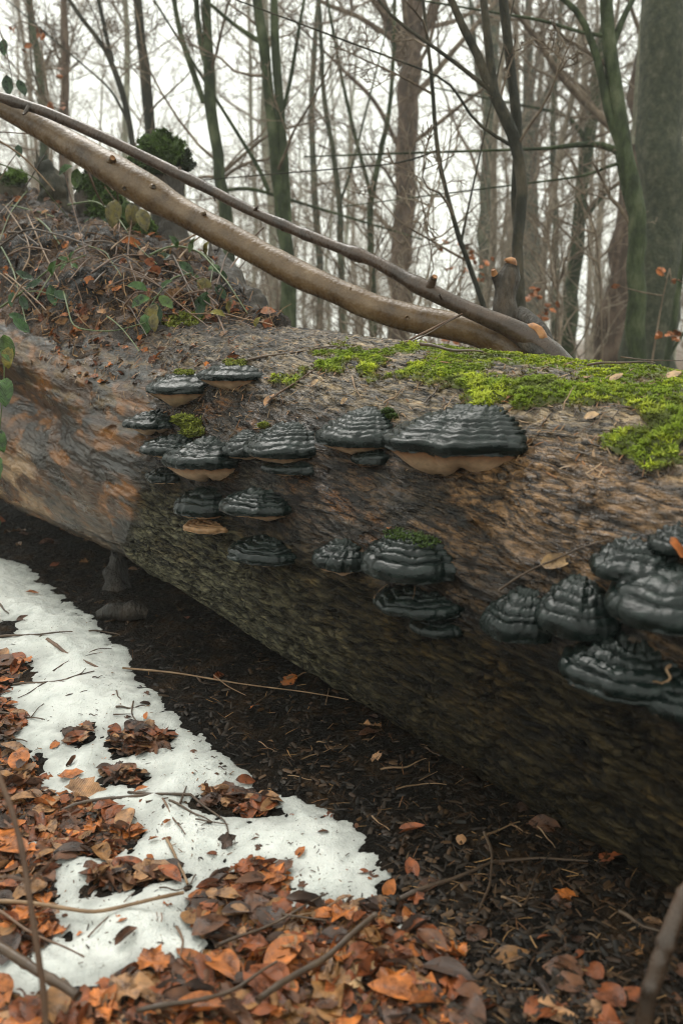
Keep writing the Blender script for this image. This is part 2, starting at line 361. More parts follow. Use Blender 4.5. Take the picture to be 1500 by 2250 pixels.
link('snow', mesh('snow', np.stack([SX, SY, SZ], -1).reshape(-1, 3)[u_], inv.reshape(-1, 4).astype(np.int32), snowmat(), np.tile((.62+.38*sst(-.01, .11, sdv+.05*fbm(st3(SX*14, SY*14, 8.), 3)))[..., None], 3).reshape(-1, 3)[u_]*np.array([1, .985, .96])), kind='structure')

# ------------------------------------------------------------------ the fallen trunk
LP0 = np.array([.0623, 2.6, .4845]); LAZ, LEL = .7413, .1001
LD = np.array([-math.sin(LAZ)*math.cos(LEL), math.cos(LAZ)*math.cos(LEL), math.sin(LEL)])
LN = np.array([-math.cos(LAZ), -math.sin(LAZ), 0.]); LV = np.cross(LD, LN); LV = LV if LV[2] > 0 else -LV
def wrap(a): return (a+np.pi) % (2*np.pi)-np.pi
def bare_mask(t, ph):
    a = ph*.5; return sst(-.05, .05, t-.50-.24*sst(-.25, -.65, ph)-.25*sst(.55, 1.0, ph)+.07*fbm(st3(t*5, a*14, 3.), 3))*sst(1.25, .95, ph)
def log_crack(t, a, wq):
    n2 = np.abs(noise(np.stack([t*4.5+wq*30, (a+wq*.8)*46, t*0+5], -1))); n4 = np.abs(noise(np.stack([t*9+wq*20, (a+wq*.5)*80, t*0+25], -1)))
    return np.clip(np.clip(1-n2*7, 0, 1)+.6*np.clip(1-n4*6, 0, 1), 0, 1)
def log_r(t, ph, fine=True):
    t = np.asarray(t, float); ph = np.asarray(ph, float); c, s = np.cos(ph), np.sin(ph)
    r = .5078-.0226*t
    q = st3(t*.9, c*.9, s*.9); r = r+.018*fbm(q, 2)
    fl = sst(.7, 2.0, t); hw = wrap(ph-.24-.05*np.sin(t*4))         # the old root flare at the far end, with a hollow between two buttresses
    r = r+fl*(.085*np.exp(-((wrap(ph+.95))/.6)**2)+.05*np.exp(-((wrap(ph-.72))/.3)**2))-.12*sst(.75, 1.7, t)*np.exp(-(hw/.20)**2)
    r = r+(.016-.045*sst(.70, .76, t))*np.exp(-((t-.73)/.10)**2)*np.exp(-((wrap(ph+.75))/.4)**2)
    if fine:
        a = ph*.5
        st = 1-.75*bare_mask(t, ph)
        wq = .05*fbm(st3(t*5, c*3, s*3), 2)
        n1 = fbm(np.stack([t*8+wq*20, (a+wq)*36, t*0], -1), 3)
        r = r+st*.005*n1
        low = sst(.35, -.1, ph+.2*noise(st3(t*1.5, a*3, 7.)))
        r = r-(low*.8+.2)*st*.012*log_crack(t, a, wq)
        n3 = noise(np.stack([t*22+wq*14, (a+wq*.45)*88, t*0+2], -1)); n5 = 1-2.2*np.abs(noise(np.stack([t*15+wq*14, (a+wq*.5)*58, t*0+12], -1)))
        pl = np.tanh(4.5*n3); r = r+st*(1-.6*low)*(.0030*pl+.0028*n5)+st*.6*low*(.0014*pl+.002*n3)
        pit = noise(np.stack([t*9, a*16, t*0+8], -1)); r = r-.012*sst(.52, .62, pit)
        r = r+(1-st)*.016*fbm(np.stack([t*3+wq*9, a*16, t*0+11], -1), 4)
    return r
def log_p(t, ph, off=0., fine=True):
    t = np.asarray(t, float); ph = np.asarray(ph, float); r = log_r(t, ph, fine)+off
    return LP0+t[..., None]*LD+r[..., None]*(np.cos(ph)[..., None]*LN+np.sin(ph)[..., None]*LV)
def log_tp(P):
    d = np.asarray(P)-LP0; t = d@LD; return t, np.arctan2(d@LV, d@LN), np.hypot(d@LV, d@LN)
tt = np.concatenate([np.arange(-2.3, -1.35, .02), np.arange(-1.35, 1.9, .0062), np.arange(1.9, 3.6, .011), np.arange(3.6, 5.2, .04)])
pp = np.concatenate([np.linspace(R(-80), R(100), 430), np.linspace(R(101), R(135), 40), np.linspace(R(140), R(275), 24)])
TT, PP = np.meshgrid(tt, pp, indexing='ij'); LOGV = log_p(TT, PP)
u, v, z = proj(LOGV)
n1 = fbm(np.stack([TT*2.2, PP*1.6, TT*0], -1), 4); n2 = fbm(np.stack([TT*6, PP*5, TT*0+4], -1), 4); n3 = fbm(np.stack([TT*14, PP*9, TT*0+9], -1), 3)
mx = lambda a, b, m: a+(np.asarray(b)-a)*np.clip(m, 0, 1)[..., None]
lc = np.broadcast_to(np.array([.055, .034, .019]), TT.shape+(3,)).copy(); dry = np.full(TT.shape, .2)
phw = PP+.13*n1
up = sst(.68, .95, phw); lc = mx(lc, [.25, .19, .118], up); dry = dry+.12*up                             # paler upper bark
rm = sst(.2, .45, phw)*sst(1., .75, phw)*sst(-.35, -.8, TT); lc = mx(lc, [.215, .128, .064], rm)         # warm ridged bark at the near end
lc = mx(lc, [.15, .060, .012], .75*sst(.0, .4, n2)*sst(.1, .3, phw)*sst(.85, .65, phw)*sst(-.9, -.5, TT))      # rust stains
lc = mx(lc, [.025, .024, .018], .8*sst(.15, .45, n1+.4*n3)*sst(.2, .35, phw)*sst(.8, .6, phw))
lowm = sst(.28, -.05, phw); lc = mx(lc, [.034, .026, .012], lowm); dry = dry+.42*lowm  # dark olive lower bark, deepened further with underside shade put into the colour
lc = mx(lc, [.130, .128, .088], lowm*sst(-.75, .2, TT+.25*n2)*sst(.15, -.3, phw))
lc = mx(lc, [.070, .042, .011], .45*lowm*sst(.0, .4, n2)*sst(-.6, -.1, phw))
dirt = sst(.0, .35, TT+.12*n2)*sst(.72, .95, PP+.12*n1)*sst(-.5, .15, n2+.4*n3+.25*sst(.3, 1., TT)); lc = mx(lc, [.038, .025, .016], .85*dirt); dry = dry+.1*dirt   # humus washed over the far upper bark
bl = bare_mask(TT, PP)                                                                                   # bark gone: stained wood
wood = mx(np.broadcast_to(np.array([.105, .050, .020]), lc.shape).copy(), [.30, .122, .020], sst(-.1, .35, n2))
n6 = fbm(np.stack([TT*3.2+.3*n1, PP*4.5, TT*0+21], -1), 4); n7 = fbm(np.stack([TT*8, PP*13, TT*0+31], -1), 3)
wood = mx(wood, [.17, .125, .09], sst(-.15, -.5, PP+.3*n2)*sst(1.5, 1.1, TT)); wood = mx(wood, [.025, .020, .013], .93*sst(-.06, .2, n6+.25*n7)); wood = mx(wood, [.46, .31, .19], sst(1.2, 1.5, TT+.15*n2)*sst(-.1, .12, n6+.3*n7+.15)*sst(-.02, -.25, PP)*sst(-.95, -.75, PP))
wood = mx(wood, [.22, .13, .03], .6*sst(.1, .4, n7)*sst(.2, .4, PP))
wood = wood*.60; lc = mx(lc, wood, bl); dry = dry*(1-bl)+.30*bl
MOSS_PX = [(590, 838), (640, 800), (700, 772), (760, 755), (850, 765), (950, 778), (1050, 790), (1200, 800), (1520, 800), (1520, 1045), (1400, 1040), (1345, 1005), (1330, 965), (1400, 930),
           (1330, 918), (1250, 915), (1180, 895), (1110, 905), (1060, 890), (1000, 870), (930, 855), (890, 835), (840, 820), (770, 812), (720, 822), (690, 832), (640, 840)]
def moss_mask(u, v, t, ph):
    s = sdpoly(u, v, MOSS_PX)/90.
    return s-.06+.55*fbm(np.stack([t*9, ph*6, t*0+3], -1), 5)
mm = np.where((TT < 2) & (PP > .3) & (PP < 2.2), moss_mask(u, v, TT, PP), -1)
# the far shoulder of the trunk carries the same cover
mm = np.where((PP > 1.35) & (PP < 2.3) & (TT < -.15), .25+.4*fbm(np.stack([TT*9, PP*6, TT*0+3], -1), 3), mm)
lc = mx(lc, [.055, .05, .02], .8*sst(-.05, .15, mm))
_ck = log_crack(TT, PP*.5, .05*fbm(st3(TT*5, np.cos(PP)*3, np.sin(PP)*3), 2)); lc *= (1-.82*_ck*(1-.7*bl))[..., None]; lc = lc*np.array([.93, .88, .80]); lc *= (1+.3*n3)[..., None]; lc = np.clip(lc, .004, .6); dry = np.clip(dry, .16, .8)
T_LOG = thing('fallen_log', 'huge wet fallen beech trunk lying across the forest floor, bracket fungi on its side', 'fallen log', LP0)
uvs = np.stack([TT, PP*.5], -1).reshape(-1, 2)
LV0 = (LOGV-LP0)
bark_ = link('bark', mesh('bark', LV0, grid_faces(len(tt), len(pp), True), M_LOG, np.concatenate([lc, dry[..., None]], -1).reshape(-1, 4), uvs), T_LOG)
ca_ = bark_.data.color_attributes.new('Bare', 'FLOAT_COLOR', 'POINT'); ca_.data.foreach_set('color', np.repeat((bl*sst(1.0, .75, PP)).reshape(-1, 1), 4, 1).astype(np.float32).ravel())
_f = grid_faces(len(tt[::5]), len(pp[::4]), True)
BV_LOG = BVHTree.FromPolygons(LOGV[::5, ::4].reshape(-1, 3).tolist(), _f.tolist())

# ------------------------------------------------------------------ the earth bank over the far end of the trunk
SEAM = [(-420, 900), (-150, 835), (0, 822), (100, 812), (200, 788), (300, 752), (400, 718), (480, 708), (560, 718), (640, 740)]
RIDGE = [(-420, 330, 5.2), (-150, 375, 5.2), (0, 388, 5.1), (100, 425, 4.95), (200, 462, 4.8), (300, 498, 4.55), (400, 545, 4.2), (480, 592, 3.9), (560, 668, 3.6), (640, 735, 3.25)]
bx = np.linspace(-420, 640, 230); nb = 120
sv = np.interp(bx, [s[0] for s in SEAM], [s[1] for s in SEAM]); rv = np.interp(bx, [s[0] for s in RIDGE], [s[1] for s in RIDGE]); ry = np.interp(bx, [s[0] for s in RIDGE], [s[2] for s in RIDGE])
def log_hit(px, py):
    d = ray(px, py); h = BV_LOG.ray_cast(Vector(CC), Vector(d).normalized()); return None if h[0] is None else np.array(h[0])
rows = np.zeros((len(bx), nb, 3))
for i, x in enumerate(bx):
    h = log_hit(x, sv[i]); a = h if h is not None else at(x, sv[i], 3.9 if x < 0 else 3.2)
    b = at(x, rv[i], max(ry[i], a[1]+.1)); k = np.linspace(0, 1, 84)[:, None]
    bul = np.sin(k*np.pi)*(.06*np.linalg.norm(b-a))
    front = a+(b-a)*k+bul*np.array([0, -.35, .75]); front[:, 1] = np.minimum(front[:, 1], b[1]+0*front[:, 1])
    kb = np.linspace(0, 1, nb-84+1)[1:, None]; back = b+kb*np.array([.25, 2.2, 0])+np.array([0, 0, 1])*(-(b[2]+.1)*kb**1.6)
    rows[i, :84] = front; rows[i, 84:] = back
bn = fbm(rows*3.2, 4); bn2 = fbm(rows*13, 4); edge = np.concatenate([sst(0, 8, np.arange(84.)), np.ones(nb-84)])[None, :]
rows[..., 2] += edge*(.055*bn+.03*bn2); rows[..., 1] -= edge*(.05*fbm(rows*4+9, 3)+.025*fbm(rows*17+2, 3))-.0; rows[:, 0, 1] += .05; rows[:, 0, 2] -= .05
bc = np.array([.022, .014, .009])+sst(-.1, .6, fbm(rows*5+3, 4))[..., None]*np.array([.075, .038, .018])
bc = bc*(1-.75*sst(.15, .5, fbm(rows*3+31, 3)))[..., None]
link('earth_bank', mesh('earth_bank', rows, grid_faces(len(bx), nb), M_BANK, bc.reshape(-1, 3)), kind='structure')
BV_BANK = BVHTree.FromPolygons(rows[::2, ::2].reshape(-1, 3).tolist(), grid_faces(len(bx[::2]), len(range(0, nb, 2))).tolist())
qx = np.arange(-2.5, 1.7, .03); qy = np.arange(.8, 5.5, .03); QX, QY = np.meshgrid(qx, qy, indexing='ij')
sq = snow_sd(QX, QY)+.035*fbm(st3(QX*9, QY*9, 4.), 4); QZ = terrain(QX, QY)+np.maximum(0, -.014+.017*sst(-.03, .025, sq)+.034*sst(0, .28, sq))
BV_GND = BVHTree.FromPolygons(np.stack([QX, QY, QZ], -1).reshape(-1, 3).tolist(), grid_faces(len(qx), len(qy)).tolist())
def hit(px, py, which='all'):
    d = Vector(ray(px, py)).normalized(); best = None
    for nm, b in (('log', BV_LOG), ('bank', BV_BANK), ('gnd', BV_GND)):
        if which != 'all' and nm not in which: continue
        h = b.ray_cast(Vector(CC), d)
        if h[0] is not None and (best is None or h[3] < best[3]): best = (np.array(h[0]), np.array(h[1]), nm, h[3])
    if best is None: return None
    p, nr, nm, _ = best
    if nr@(CC-p) < 0: nr = -nr
    return p, nr, nm
# ------------------------------------------------------------------ bracket fungi on the trunk
CAMH = np.array([0, -1., 0])
def solve_fungus(fn, box, seed):
    x0, x1, yt, yb = box; W = None; au, av = (x0+x1)/2, (yt+yb)/2; H = None; got = None
    for it in range(7):
        h = log_hit(au, av)
        if h is None: au -= 10; continue
        t, ph, _ = log_tp(h); z = (h-CC)@FW
        if W is None: W = (x1-x0)/FPX*z*1.0; H = (yb-yt)/FPX*z*.9
        nr = math.cos(ph)*LN+math.sin(ph)*LV
        hn = np.array([nr[0], nr[1], 0]); hn /= np.linalg.norm(hn); tc = -h*np.array([1, 1, 0]); tc /= np.linalg.norm(tc)
        out = hn*.45+tc*.55; out /= np.linalg.norm(out); X = np.cross(np.array([0, 0, 1.]), out)
        k = np.clip(nr[2]/max(.25, math.hypot(nr[0], nr[1])), -.45, 1.0)
        cap, por = fn(W, H, k); M = np.stack([X, out, np.array([0, 0, 1.])], 0)
        P = h+cap.reshape(-1, 3)@M; tq, pq, rq = log_tp(P); vis = rq > log_r(tq, pq, False)+.002
        u, v, zz = proj(P); 
        if vis.sum() < 20: H *= 1.3; W *= 1.3; continue
        bx = (u[vis].min(), u[vis].max(), v[vis].min(), v[vis].max())
        got = (h.copy(), M, cap, por)
        W *= np.clip((x1-x0)/(bx[1]-bx[0]), .6, 1.6); H *= np.clip((yb-yt)/(bx[3]-bx[2]), .6, 1.6)**.8
        W = min(W, .5); H = min(H, .3)
        au += ((x0+x1)/2-(bx[0]+bx[1])/2)*.8; av += ((yt+yb)/2-(bx[2]+bx[3])/2)*.8
    return got
def fungus_shape(seed, depth=.5, pw=1.3, nb=7, rg=1., xa=0., lobes=(), droop=.5, skew=0., lump=0., pd=None):
    na, ns, nu_ = 90, 124, 16
    pw = pw+.45
    def fn(W, H, k):
        al = np.linspace(R(-128), R(128), na)[:, None]; s = np.linspace(0, 1, ns)[None, :]
        rho = 1+.09*noise(st3(al[:, 0]*1.7, seed*3.7))+.035*noise(st3(al[:, 0]*5, seed*1.3))
        for a, wd, am in lobes: rho = rho-am*np.exp(-((al[:, 0]-a)/wd)**2)
        rho = rho[:, None]; P = depth*W
        hh = s; zc = H*(1-hh**pw)
        lr = min(.022, .2*H+.005)
        # rounded rim: last tenth curls under
        e = np.clip((s-.9)/.1, 0, 1); hh = np.where(s > .9, .93+.07*np.sin(e*np.pi*.75)/1., s/.9*.93); zc = H*(1-np.minimum(hh, 1)**pw); zc = np.where(s > .9, H*(1-.93**pw)*(1-e)**1.5-lr*1.6*e**1.2, zc)
        wob = .35*fbm(np.stack([np.cos(al)*2+0*s, np.sin(al)*2+0*s, s*1.5+seed*5.1+0*al], -1), 3)
        wob2 = .8*noise(np.stack([s*2.3+seed+0*al, al*.5+0*s, al*0+seed*2+0*s], -1)); q = (s**1.25)*nb+wob*1.1+.6*wob2; fr = q-np.floor(q)
        amp = (.2+.95*((np.floor(q)*.618+seed*.37) % 1))*(1+.5*noise(np.stack([al*2+seed+0*s, np.floor(q)*3.3, al*0+0*s], -1)))
        ridge = (np.sin(np.pi*fr)**.38-.65)*np.clip(amp, .35, 1.3)*rg*.0145*(.5+W/.3)*np.clip(s*5, 0, 1)
        rn = fbm(np.stack([np.cos(al)*5+0*s, np.sin(al)*5+0*s, s*6+seed+0*al], -1), 4)
        crk = -.0035*np.clip(1-np.abs(noise(np.stack([al*5+seed+0*s, s*1.2+.3*wob, al*0+seed+0*s], -1)))*6, 0, 1)
        d = ridge+.0055*(.45+.7*lump)*rn*(W/.2)**.5+crk*(W/.2)+lump*.02*np.clip(fbm(np.stack([np.cos(al)*3*(1-s), np.sin(al)*3*(1-s), s*4+seed+0*al], -1), 3), 0, 1)*(1-s)
        rad = rho*hh+d/(P*1.3+.02)*np.clip(s*1.5, 0, 1); zc = zc+d*(.9-.5*s)
        x = W/2*np.sin(al)*rad+xa*W*(1-s)**1.2+skew*W*.15*np.cos(al)*s; y = P*np.cos(al)*rad
        y = y-np.maximum(zc, 0)*k-.004-.012*(1-s)
        cap = np.stack([x, y, zc], -1)
        # pore layer: from under the rim back to the wood, hanging lower towards it
        b = np.linspace(0, 1, nu_)[None, :]; rim = cap[:, -1:, :]
        h2 = 1-b; dp = (pd if pd is not None else droop*.5)*W
        z2 = rim[..., 2]+.0015-dp*(1-(h2)**3.6)*(.72+.6*noise(st3(al*2.1, seed+40.)))*np.clip(np.cos(al*.72), 0, 1)-.002*np.sin(np.pi*b)
        x2 = rim[..., 0]*h2*.99+xa*0; y2 = rim[..., 1]*h2-(.02*b)-np.minimum(z2-rim[..., 2], 0)*(-.25)*b
        por = np.stack([x2, y2, z2], -1); por[..., 2] += .0012*noise(por*60)
        return cap, por
    return fn
CAPF = grid_faces(90, 124)[:, ::-1]; PORF = grid_faces(90, 16)[:, ::-1]
FUNGI = [  # box of the cap (x0, x1, top, rim), shape, label
 ((320, 452, 818, 868), dict(depth=.5, pw=2.6, nb=4, droop=.42), 'flat topped black bracket fungus with a pale underside, lower one of the topmost pair'),
 ((432, 572, 797, 838), dict(depth=.42, pw=2.6, nb=4, droop=.38), 'black bracket fungus with yellow moss on its top, uppermost on the trunk'),
 ((268, 380, 898, 945), dict(depth=.55, pw=1.2, nb=4, droop=.25, lump=1.2, xa=.12), 'small lipped black bracket fungus at the edge of the bare stained wood'),
 ((306, 425, 945, 1004), dict(depth=.5, pw=1.4, nb=5, droop=.15, lump=1., xa=.2), 'crumpled small black bracket fungus wedged behind the pale bellied one'),
 ((355, 525, 957, 1034), dict(depth=.5, pw=1.3, nb=5, droop=.5, lump=.9, xa=.08), 'crumpled black bracket fungus with a ragged pale belly, widest in the left cluster'),
 ((318, 392, 1026, 1062), dict(depth=.5, pw=1.5, nb=3, droop=.18), 'tiny black bracket fungus with an orange rim, tucked below the crumpled ones'),
 ((487, 570, 943, 1006), dict(depth=.5, pw=1.8, nb=7, droop=.25), 'narrow ridged black bracket fungus fused to the side of a bigger one'),
 ((533, 697, 924, 1010), dict(depth=.5, pw=1.7, nb=9, droop=.28, xa=.05), 'broad finely ridged black bracket fungus with a bare dark stub below'),
 ((572, 690, 1006, 1044), dict(depth=.4, pw=1.8, nb=3, droop=.12, rg=.5), 'smooth dark second shelf hidden under the finely ridged bracket fungus'),
 ((692, 866, 892, 985), dict(depth=.45, pw=1.1, nb=8, droop=.28, xa=.02), 'peaked black bracket fungus with a slanting pale underside beside the biggest one'),
 ((770, 850, 984, 1022), dict(depth=.4, pw=1.8, nb=3, droop=.12, rg=.5), 'little dark knob fungus hanging under the peaked bracket'),
 ((838, 1160, 884, 1006), dict(depth=.46, pw=1.25, nb=11, droop=.36, xa=.1, lobes=((-.28, .14, .13),), pd=.2), 'largest black bracket fungus, wide and many ridged with a drooping pale pore belly'),
 ((380, 495, 1068, 1138), dict(depth=.5, pw=1.8, nb=4, droop=.2, xa=.1), 'glossy black bracket fungus with thin tan shelves beneath it'),
 ((402, 494, 1142, 1172), dict(depth=.5, pw=2.2, nb=4, droop=.2, rg=1.2), 'thin tan layered fungus shelf under a glossy black bracket'),
 ((480, 638, 1068, 1135), dict(depth=.5, pw=1.7, nb=6, droop=.26), 'glossy ridged black bracket fungus with a straight cut pale underside'),
 ((498, 645, 1174, 1244), dict(depth=.5, pw=2., nb=5, droop=.14), 'shiny black bracket fungus, lowest of the left cluster'),
 ((685, 806, 1180, 1258), dict(depth=.5, pw=1.6, nb=5, droop=.25, lump=.7, xa=.1, lobes=((-.4, .1, .1), (.3, .1, .08))), 'knobbly black bracket fungus beside the mossy topped one'),
 ((790, 1002, 1166, 1285), dict(depth=.5, pw=2.6, nb=7, droop=.1, lobes=((.9, .1, .1),)), 'hoof shaped black bracket fungus with moss and needles on its top'),
 ((818, 1005, 1286, 1362), dict(depth=.48, pw=2.4, nb=5, droop=.1, lobes=((-.1, .2, .08),)), 'wavy black bracket fungus with a thin orange edge below the mossy topped one'),
 ((898, 1016, 1350, 1402), dict(depth=.45, pw=2.2, nb=3, droop=.16), 'small glossy black bracket fungus at the bottom of the middle stack'),
 ((1052, 1215, 1288, 1416), dict(depth=.5, pw=1.5, nb=6, droop=.08, xa=.15), 'pointed shiny black bracket fungus at the near end of the trunk'),
 ((1172, 1360, 1260, 1410), dict(depth=.48, pw=1.9, nb=6, droop=.06), 'thick banded black bracket fungus between two larger blurred ones'),
 ((1292, 1505, 1172, 1292), dict(depth=.45, pw=1.8, nb=4, droop=.06, lump=.8), 'rough black bracket fungus behind the largest blurred one'),
 ((1325, 1630, 1232, 1398), dict(depth=.5, pw=2., nb=5, droop=.14), 'big smooth banded black bracket fungus, nearest on the trunk'),
 ((1225, 1535, 1394, 1550), dict(depth=.5, pw=1.4, nb=5, droop=.05, lump=.8), 'wet shining black bracket fungus, lowest of the nearest cluster'),
 ((1398, 1630, 1474, 1602), dict(depth=.5, pw=1.9, nb=5, droop=.05), 'dark bracket fungus fused to the lowest shining one'),
 ((1420, 1560, 1150, 1225), dict(depth=.4, pw=1.8, nb=4, droop=.06, lump=.9), 'black bracket fungus under the curled orange leaf'),
]
FPOS = {}; FV = []; FFc = []; fofs = 0
M_TANCAP = colmat('tan_shelf_crust', (.4, .7), 60, .3, .003, .4)
for i, (box, kw, lab) in enumerate(FUNGI):
    g = solve_fungus(fungus_shape(i*1.37+.5, **kw), box, i)
    if g is None: print('fungus failed', i); continue
    h, M, cap, por = g
    T = thing('bracket_fungus', lab, 'bracket fungus', h, 'black bracket fungi growing on the fallen trunk')
    tan = i == 13
    cv = cap.reshape(-1, 3)@M; pv = por.reshape(-1, 3)@M
    rr = np.broadcast_to(np.linspace(0, 1, 16)[None, :], (90, 16)).reshape(-1, 1)
    pc = np.array([.50, .34, .21])*(1-sst(0, .12, .12-rr))+sst(0, .12, .12-rr)*np.array([.2, .075, .02])
    link('cap', mesh('cap', cv, CAPF, M_TANCAP if tan else M_CAP, np.tile([[.30, .17, .08]], (len(cv), 1)) if tan else np.tile(np.clip(sst(.75, .2, np.linspace(0, 1, 124))[None, :]*(.55+.9*fbm(cap*16+i*3, 3)), 0, 1).reshape(-1, 1), 3)), T)
    link('pore_surface', mesh('pore_surface', pv, PORF, M_PORE, pc), T)
    FV.append(h+cv); FFc.append(CAPF+fofs); fofs += len(cv); FPOS[i] = (h, M, cap)
BV_FUN = BVHTree.FromPolygons(np.concatenate(FV).tolist(), np.concatenate(FFc)[::1].tolist())
_hit0 = hit
def hit(px, py, which='all'):
    r = _hit0(px, py, which)
    if which == 'all' or 'fun' in which:
        h = BV_FUN.ray_cast(Vector(CC), Vector(ray(px, py)).normalized())
        if h[0] is not None and (r is None or h[3] < np.linalg.norm(r[0]-CC)):
            nr = np.array(h[1]); nr = nr if nr@(CC-np.array(h[0])) > 0 else -nr
            return np.array(h[0]), nr, 'fun'
    return r

# ------------------------------------------------------------------ moss
rg = np.random.RandomState(11)
def tufts(P, Nn, h, wd, col, per=5):
    M = len(P); P = np.repeat(P, per, 0); Nn = np.repeat(Nn, per, 0); col = np.repeat(col, per, 0)
    h = np.repeat(h, per); r = rg.normal(size=P.shape); r -= (r*Nn).sum(1)[:, None]*Nn; r /= np.linalg.norm(r, axis=1)[:, None]+1e-9
    sd_ = np.cross(Nn, r); sp = rg.uniform(.5, 1.9, len(P))[:, None]; hh = (h*rg.uniform(.6, 1.25, len(P)))[:, None]
    tip = P+Nn*hh+r*hh*sp; mid = P+(Nn*.55+r*sp*.45)*hh; w2 = sd_*(wd*rg.uniform(.7, 1.3, len(P)))[:, None]
    b0 = P-Nn*.004
    V = np.stack([b0, mid+w2, tip, mid-w2], 1).reshape(-1, 3); F = np.arange(len(V)).reshape(-1, 4)
    c = col*rg.uniform(.75, 1.3, (len(P), 1)); c4 = np.stack([c*.8, c, c*1.15, c], 1).reshape(-1, 3)
    return V, F, c4
n_ = 190000
t_ = rg.uniform(-1.35, 1.75, n_); p_ = rg.uniform(.4, 2.2, n_); B = log_p(t_, p_); u, v, z = proj(B)
m_ = moss_mask(u, v, t_, p_); m_ = np.where((p_ > 1.35) & (t_ < -.15), np.maximum(m_, .25+.4*fbm(np.stack([t_*9, p_*6, t_*0+3], -1), 3)), m_)
k_ = (m_ > .0+.34*rg.rand(n_)**1.5) & (rg.rand(n_) < np.where(p_ > 1.6, .35, 1.))
B, t_, p_, m_ = B[k_], t_[k_], p_[k_], m_[k_]
nr = np.cos(p_)[:, None]*LN+np.sin(p_)[:, None]*LV
cush = .015*sst(0, .5, m_)*(.35+.9*np.clip(.5+fbm(B*22, 3), 0, 1.3)); cush *= 1-.7*sst(1.0, 1.25, p_); B = B+nr*cush[:, None]
cn = fbm(B*9, 3); cc_ = mx(np.broadcast_to(np.array([.19, .26, .013]), B.shape).copy(), [.43, .48, .035], sst(-.2, .5, cn+.6*fbm(B*40, 2))); cc_ = mx(cc_, [.10, .12, .02], sst(.1, .5, fbm(B*7+5, 3)))
cc_ = mx(cc_, [.14, .105, .035], sst(.22, .02, m_))
V, F, c4 = tufts(B, nr, rg.uniform(.0035, .0075, len(B))*(1-.45*sst(1.05, 1.3, p_)), .0015, cc_, 4)
# cushion bodies under the shoots
mt, mp_ = np.meshgrid(np.arange(-1.35, 1.75, .009), np.linspace(.4, 2.2, 150), indexing='ij'); Bm = log_p(mt, mp_); u, v, z = proj(Bm)
mk = moss_mask(u, v, mt, mp_); mk = np.where((mp_ > 1.35) & (mt < -.15), np.maximum(mk, .25+.4*fbm(np.stack([mt*9, mp_*6, mt*0+3], -1), 3)), mk)
nm = np.cos(mp_)[..., None]*LN+np.sin(mp_)[..., None]*LV
off = -.008+.009*sst(-.02, .1, mk)+.012*sst(0, .5, mk)*(.35+.9*np.clip(.5+fbm(Bm*22, 3), 0, 1.3))*(1-.8*sst(1.0, 1.25, mp_)); Bm = Bm+nm*off[..., None]
f = grid_faces(*mt.shape); f = f[(mk.ravel()[f] > -.02).any(1)]; uq, inv = np.unique(f, return_inverse=True)
bcol = np.tile([[.085, .10, .015]], (len(uq), 1))
Vj = np.concatenate([V, Bm.reshape(-1, 3)[uq]])-LP0; Fj = np.concatenate([F, inv.reshape(-1, 4)+len(V)]); Cj = np.concatenate([c4, bcol])
o = link('moss', mesh('moss', Vj, Fj.astype(np.int32), M_MOSS, Cj, smooth=False), T_LOG, kind='stuff'); o['label'] = 'bright yellow green moss along the top of the trunk'
def moss_patch(pts, rpx, parent, base, dark=False, n=900, h=(.005, .010), which='all', thick=.012):
    Ps = []; Ns = []
    for (x, y) in pts:
        for _ in range(n//len(pts)):
            a = rg.uniform(0, 6.28); q = math.sqrt(rg.rand())
            r = hit(x+rpx*1.6*q*math.cos(a), y+rpx*.7*q*math.sin(a), which)
            if r: Ps.append(r[0]+r[1]*thick*(1-q*q)*rg.rand()); Ns.append(r[1]*.6+np.array([0, 0, .6]))
    if not Ps: return
    Ps = np.array(Ps); Ns = np.array(Ns); Ns /= np.linalg.norm(Ns, axis=1)[:, None]
    c = np.array([.05, .085, .012] if dark else [.17, .19, .022])*rg.uniform(.6, 1.5, (len(Ps), 1))
    V, F, c4 = tufts(Ps, Ns, rg.uniform(*h, len(Ps)), h[0]*.45, c, 4)
    o = link('moss', mesh('moss', V-np.array(base), F.astype(np.int32), M_MOSS, c4, smooth=False), parent, kind='stuff')
FT = [o for o in COL.objects if o.name.startswith('bracket_fungus')]
def fthing(i): return next(o for o in FT if o['label'] == FUNGI[i][2])
for i, pts, r_ in ((1, [(505, 797), (528, 797)], 10), (0, [(395, 818), (415, 819)], 8), (17, [(905, 1180), (935, 1192), (870, 1175)], 18), (7, [(580, 935)], 8), (9, [(852, 905), (862, 915)], 9)):
    moss_patch(pts, r_, fthing(i), fthing(i).location, n=260, thick=.006, h=(.003, .005), dark=(i in (9, 17)))
moss_patch([(418, 932), (425, 950), (405, 925)], 16, T_LOG, LP0, n=800); moss_patch([(385, 704), (415, 702)], 22, T_LOG, LP0, n=500)

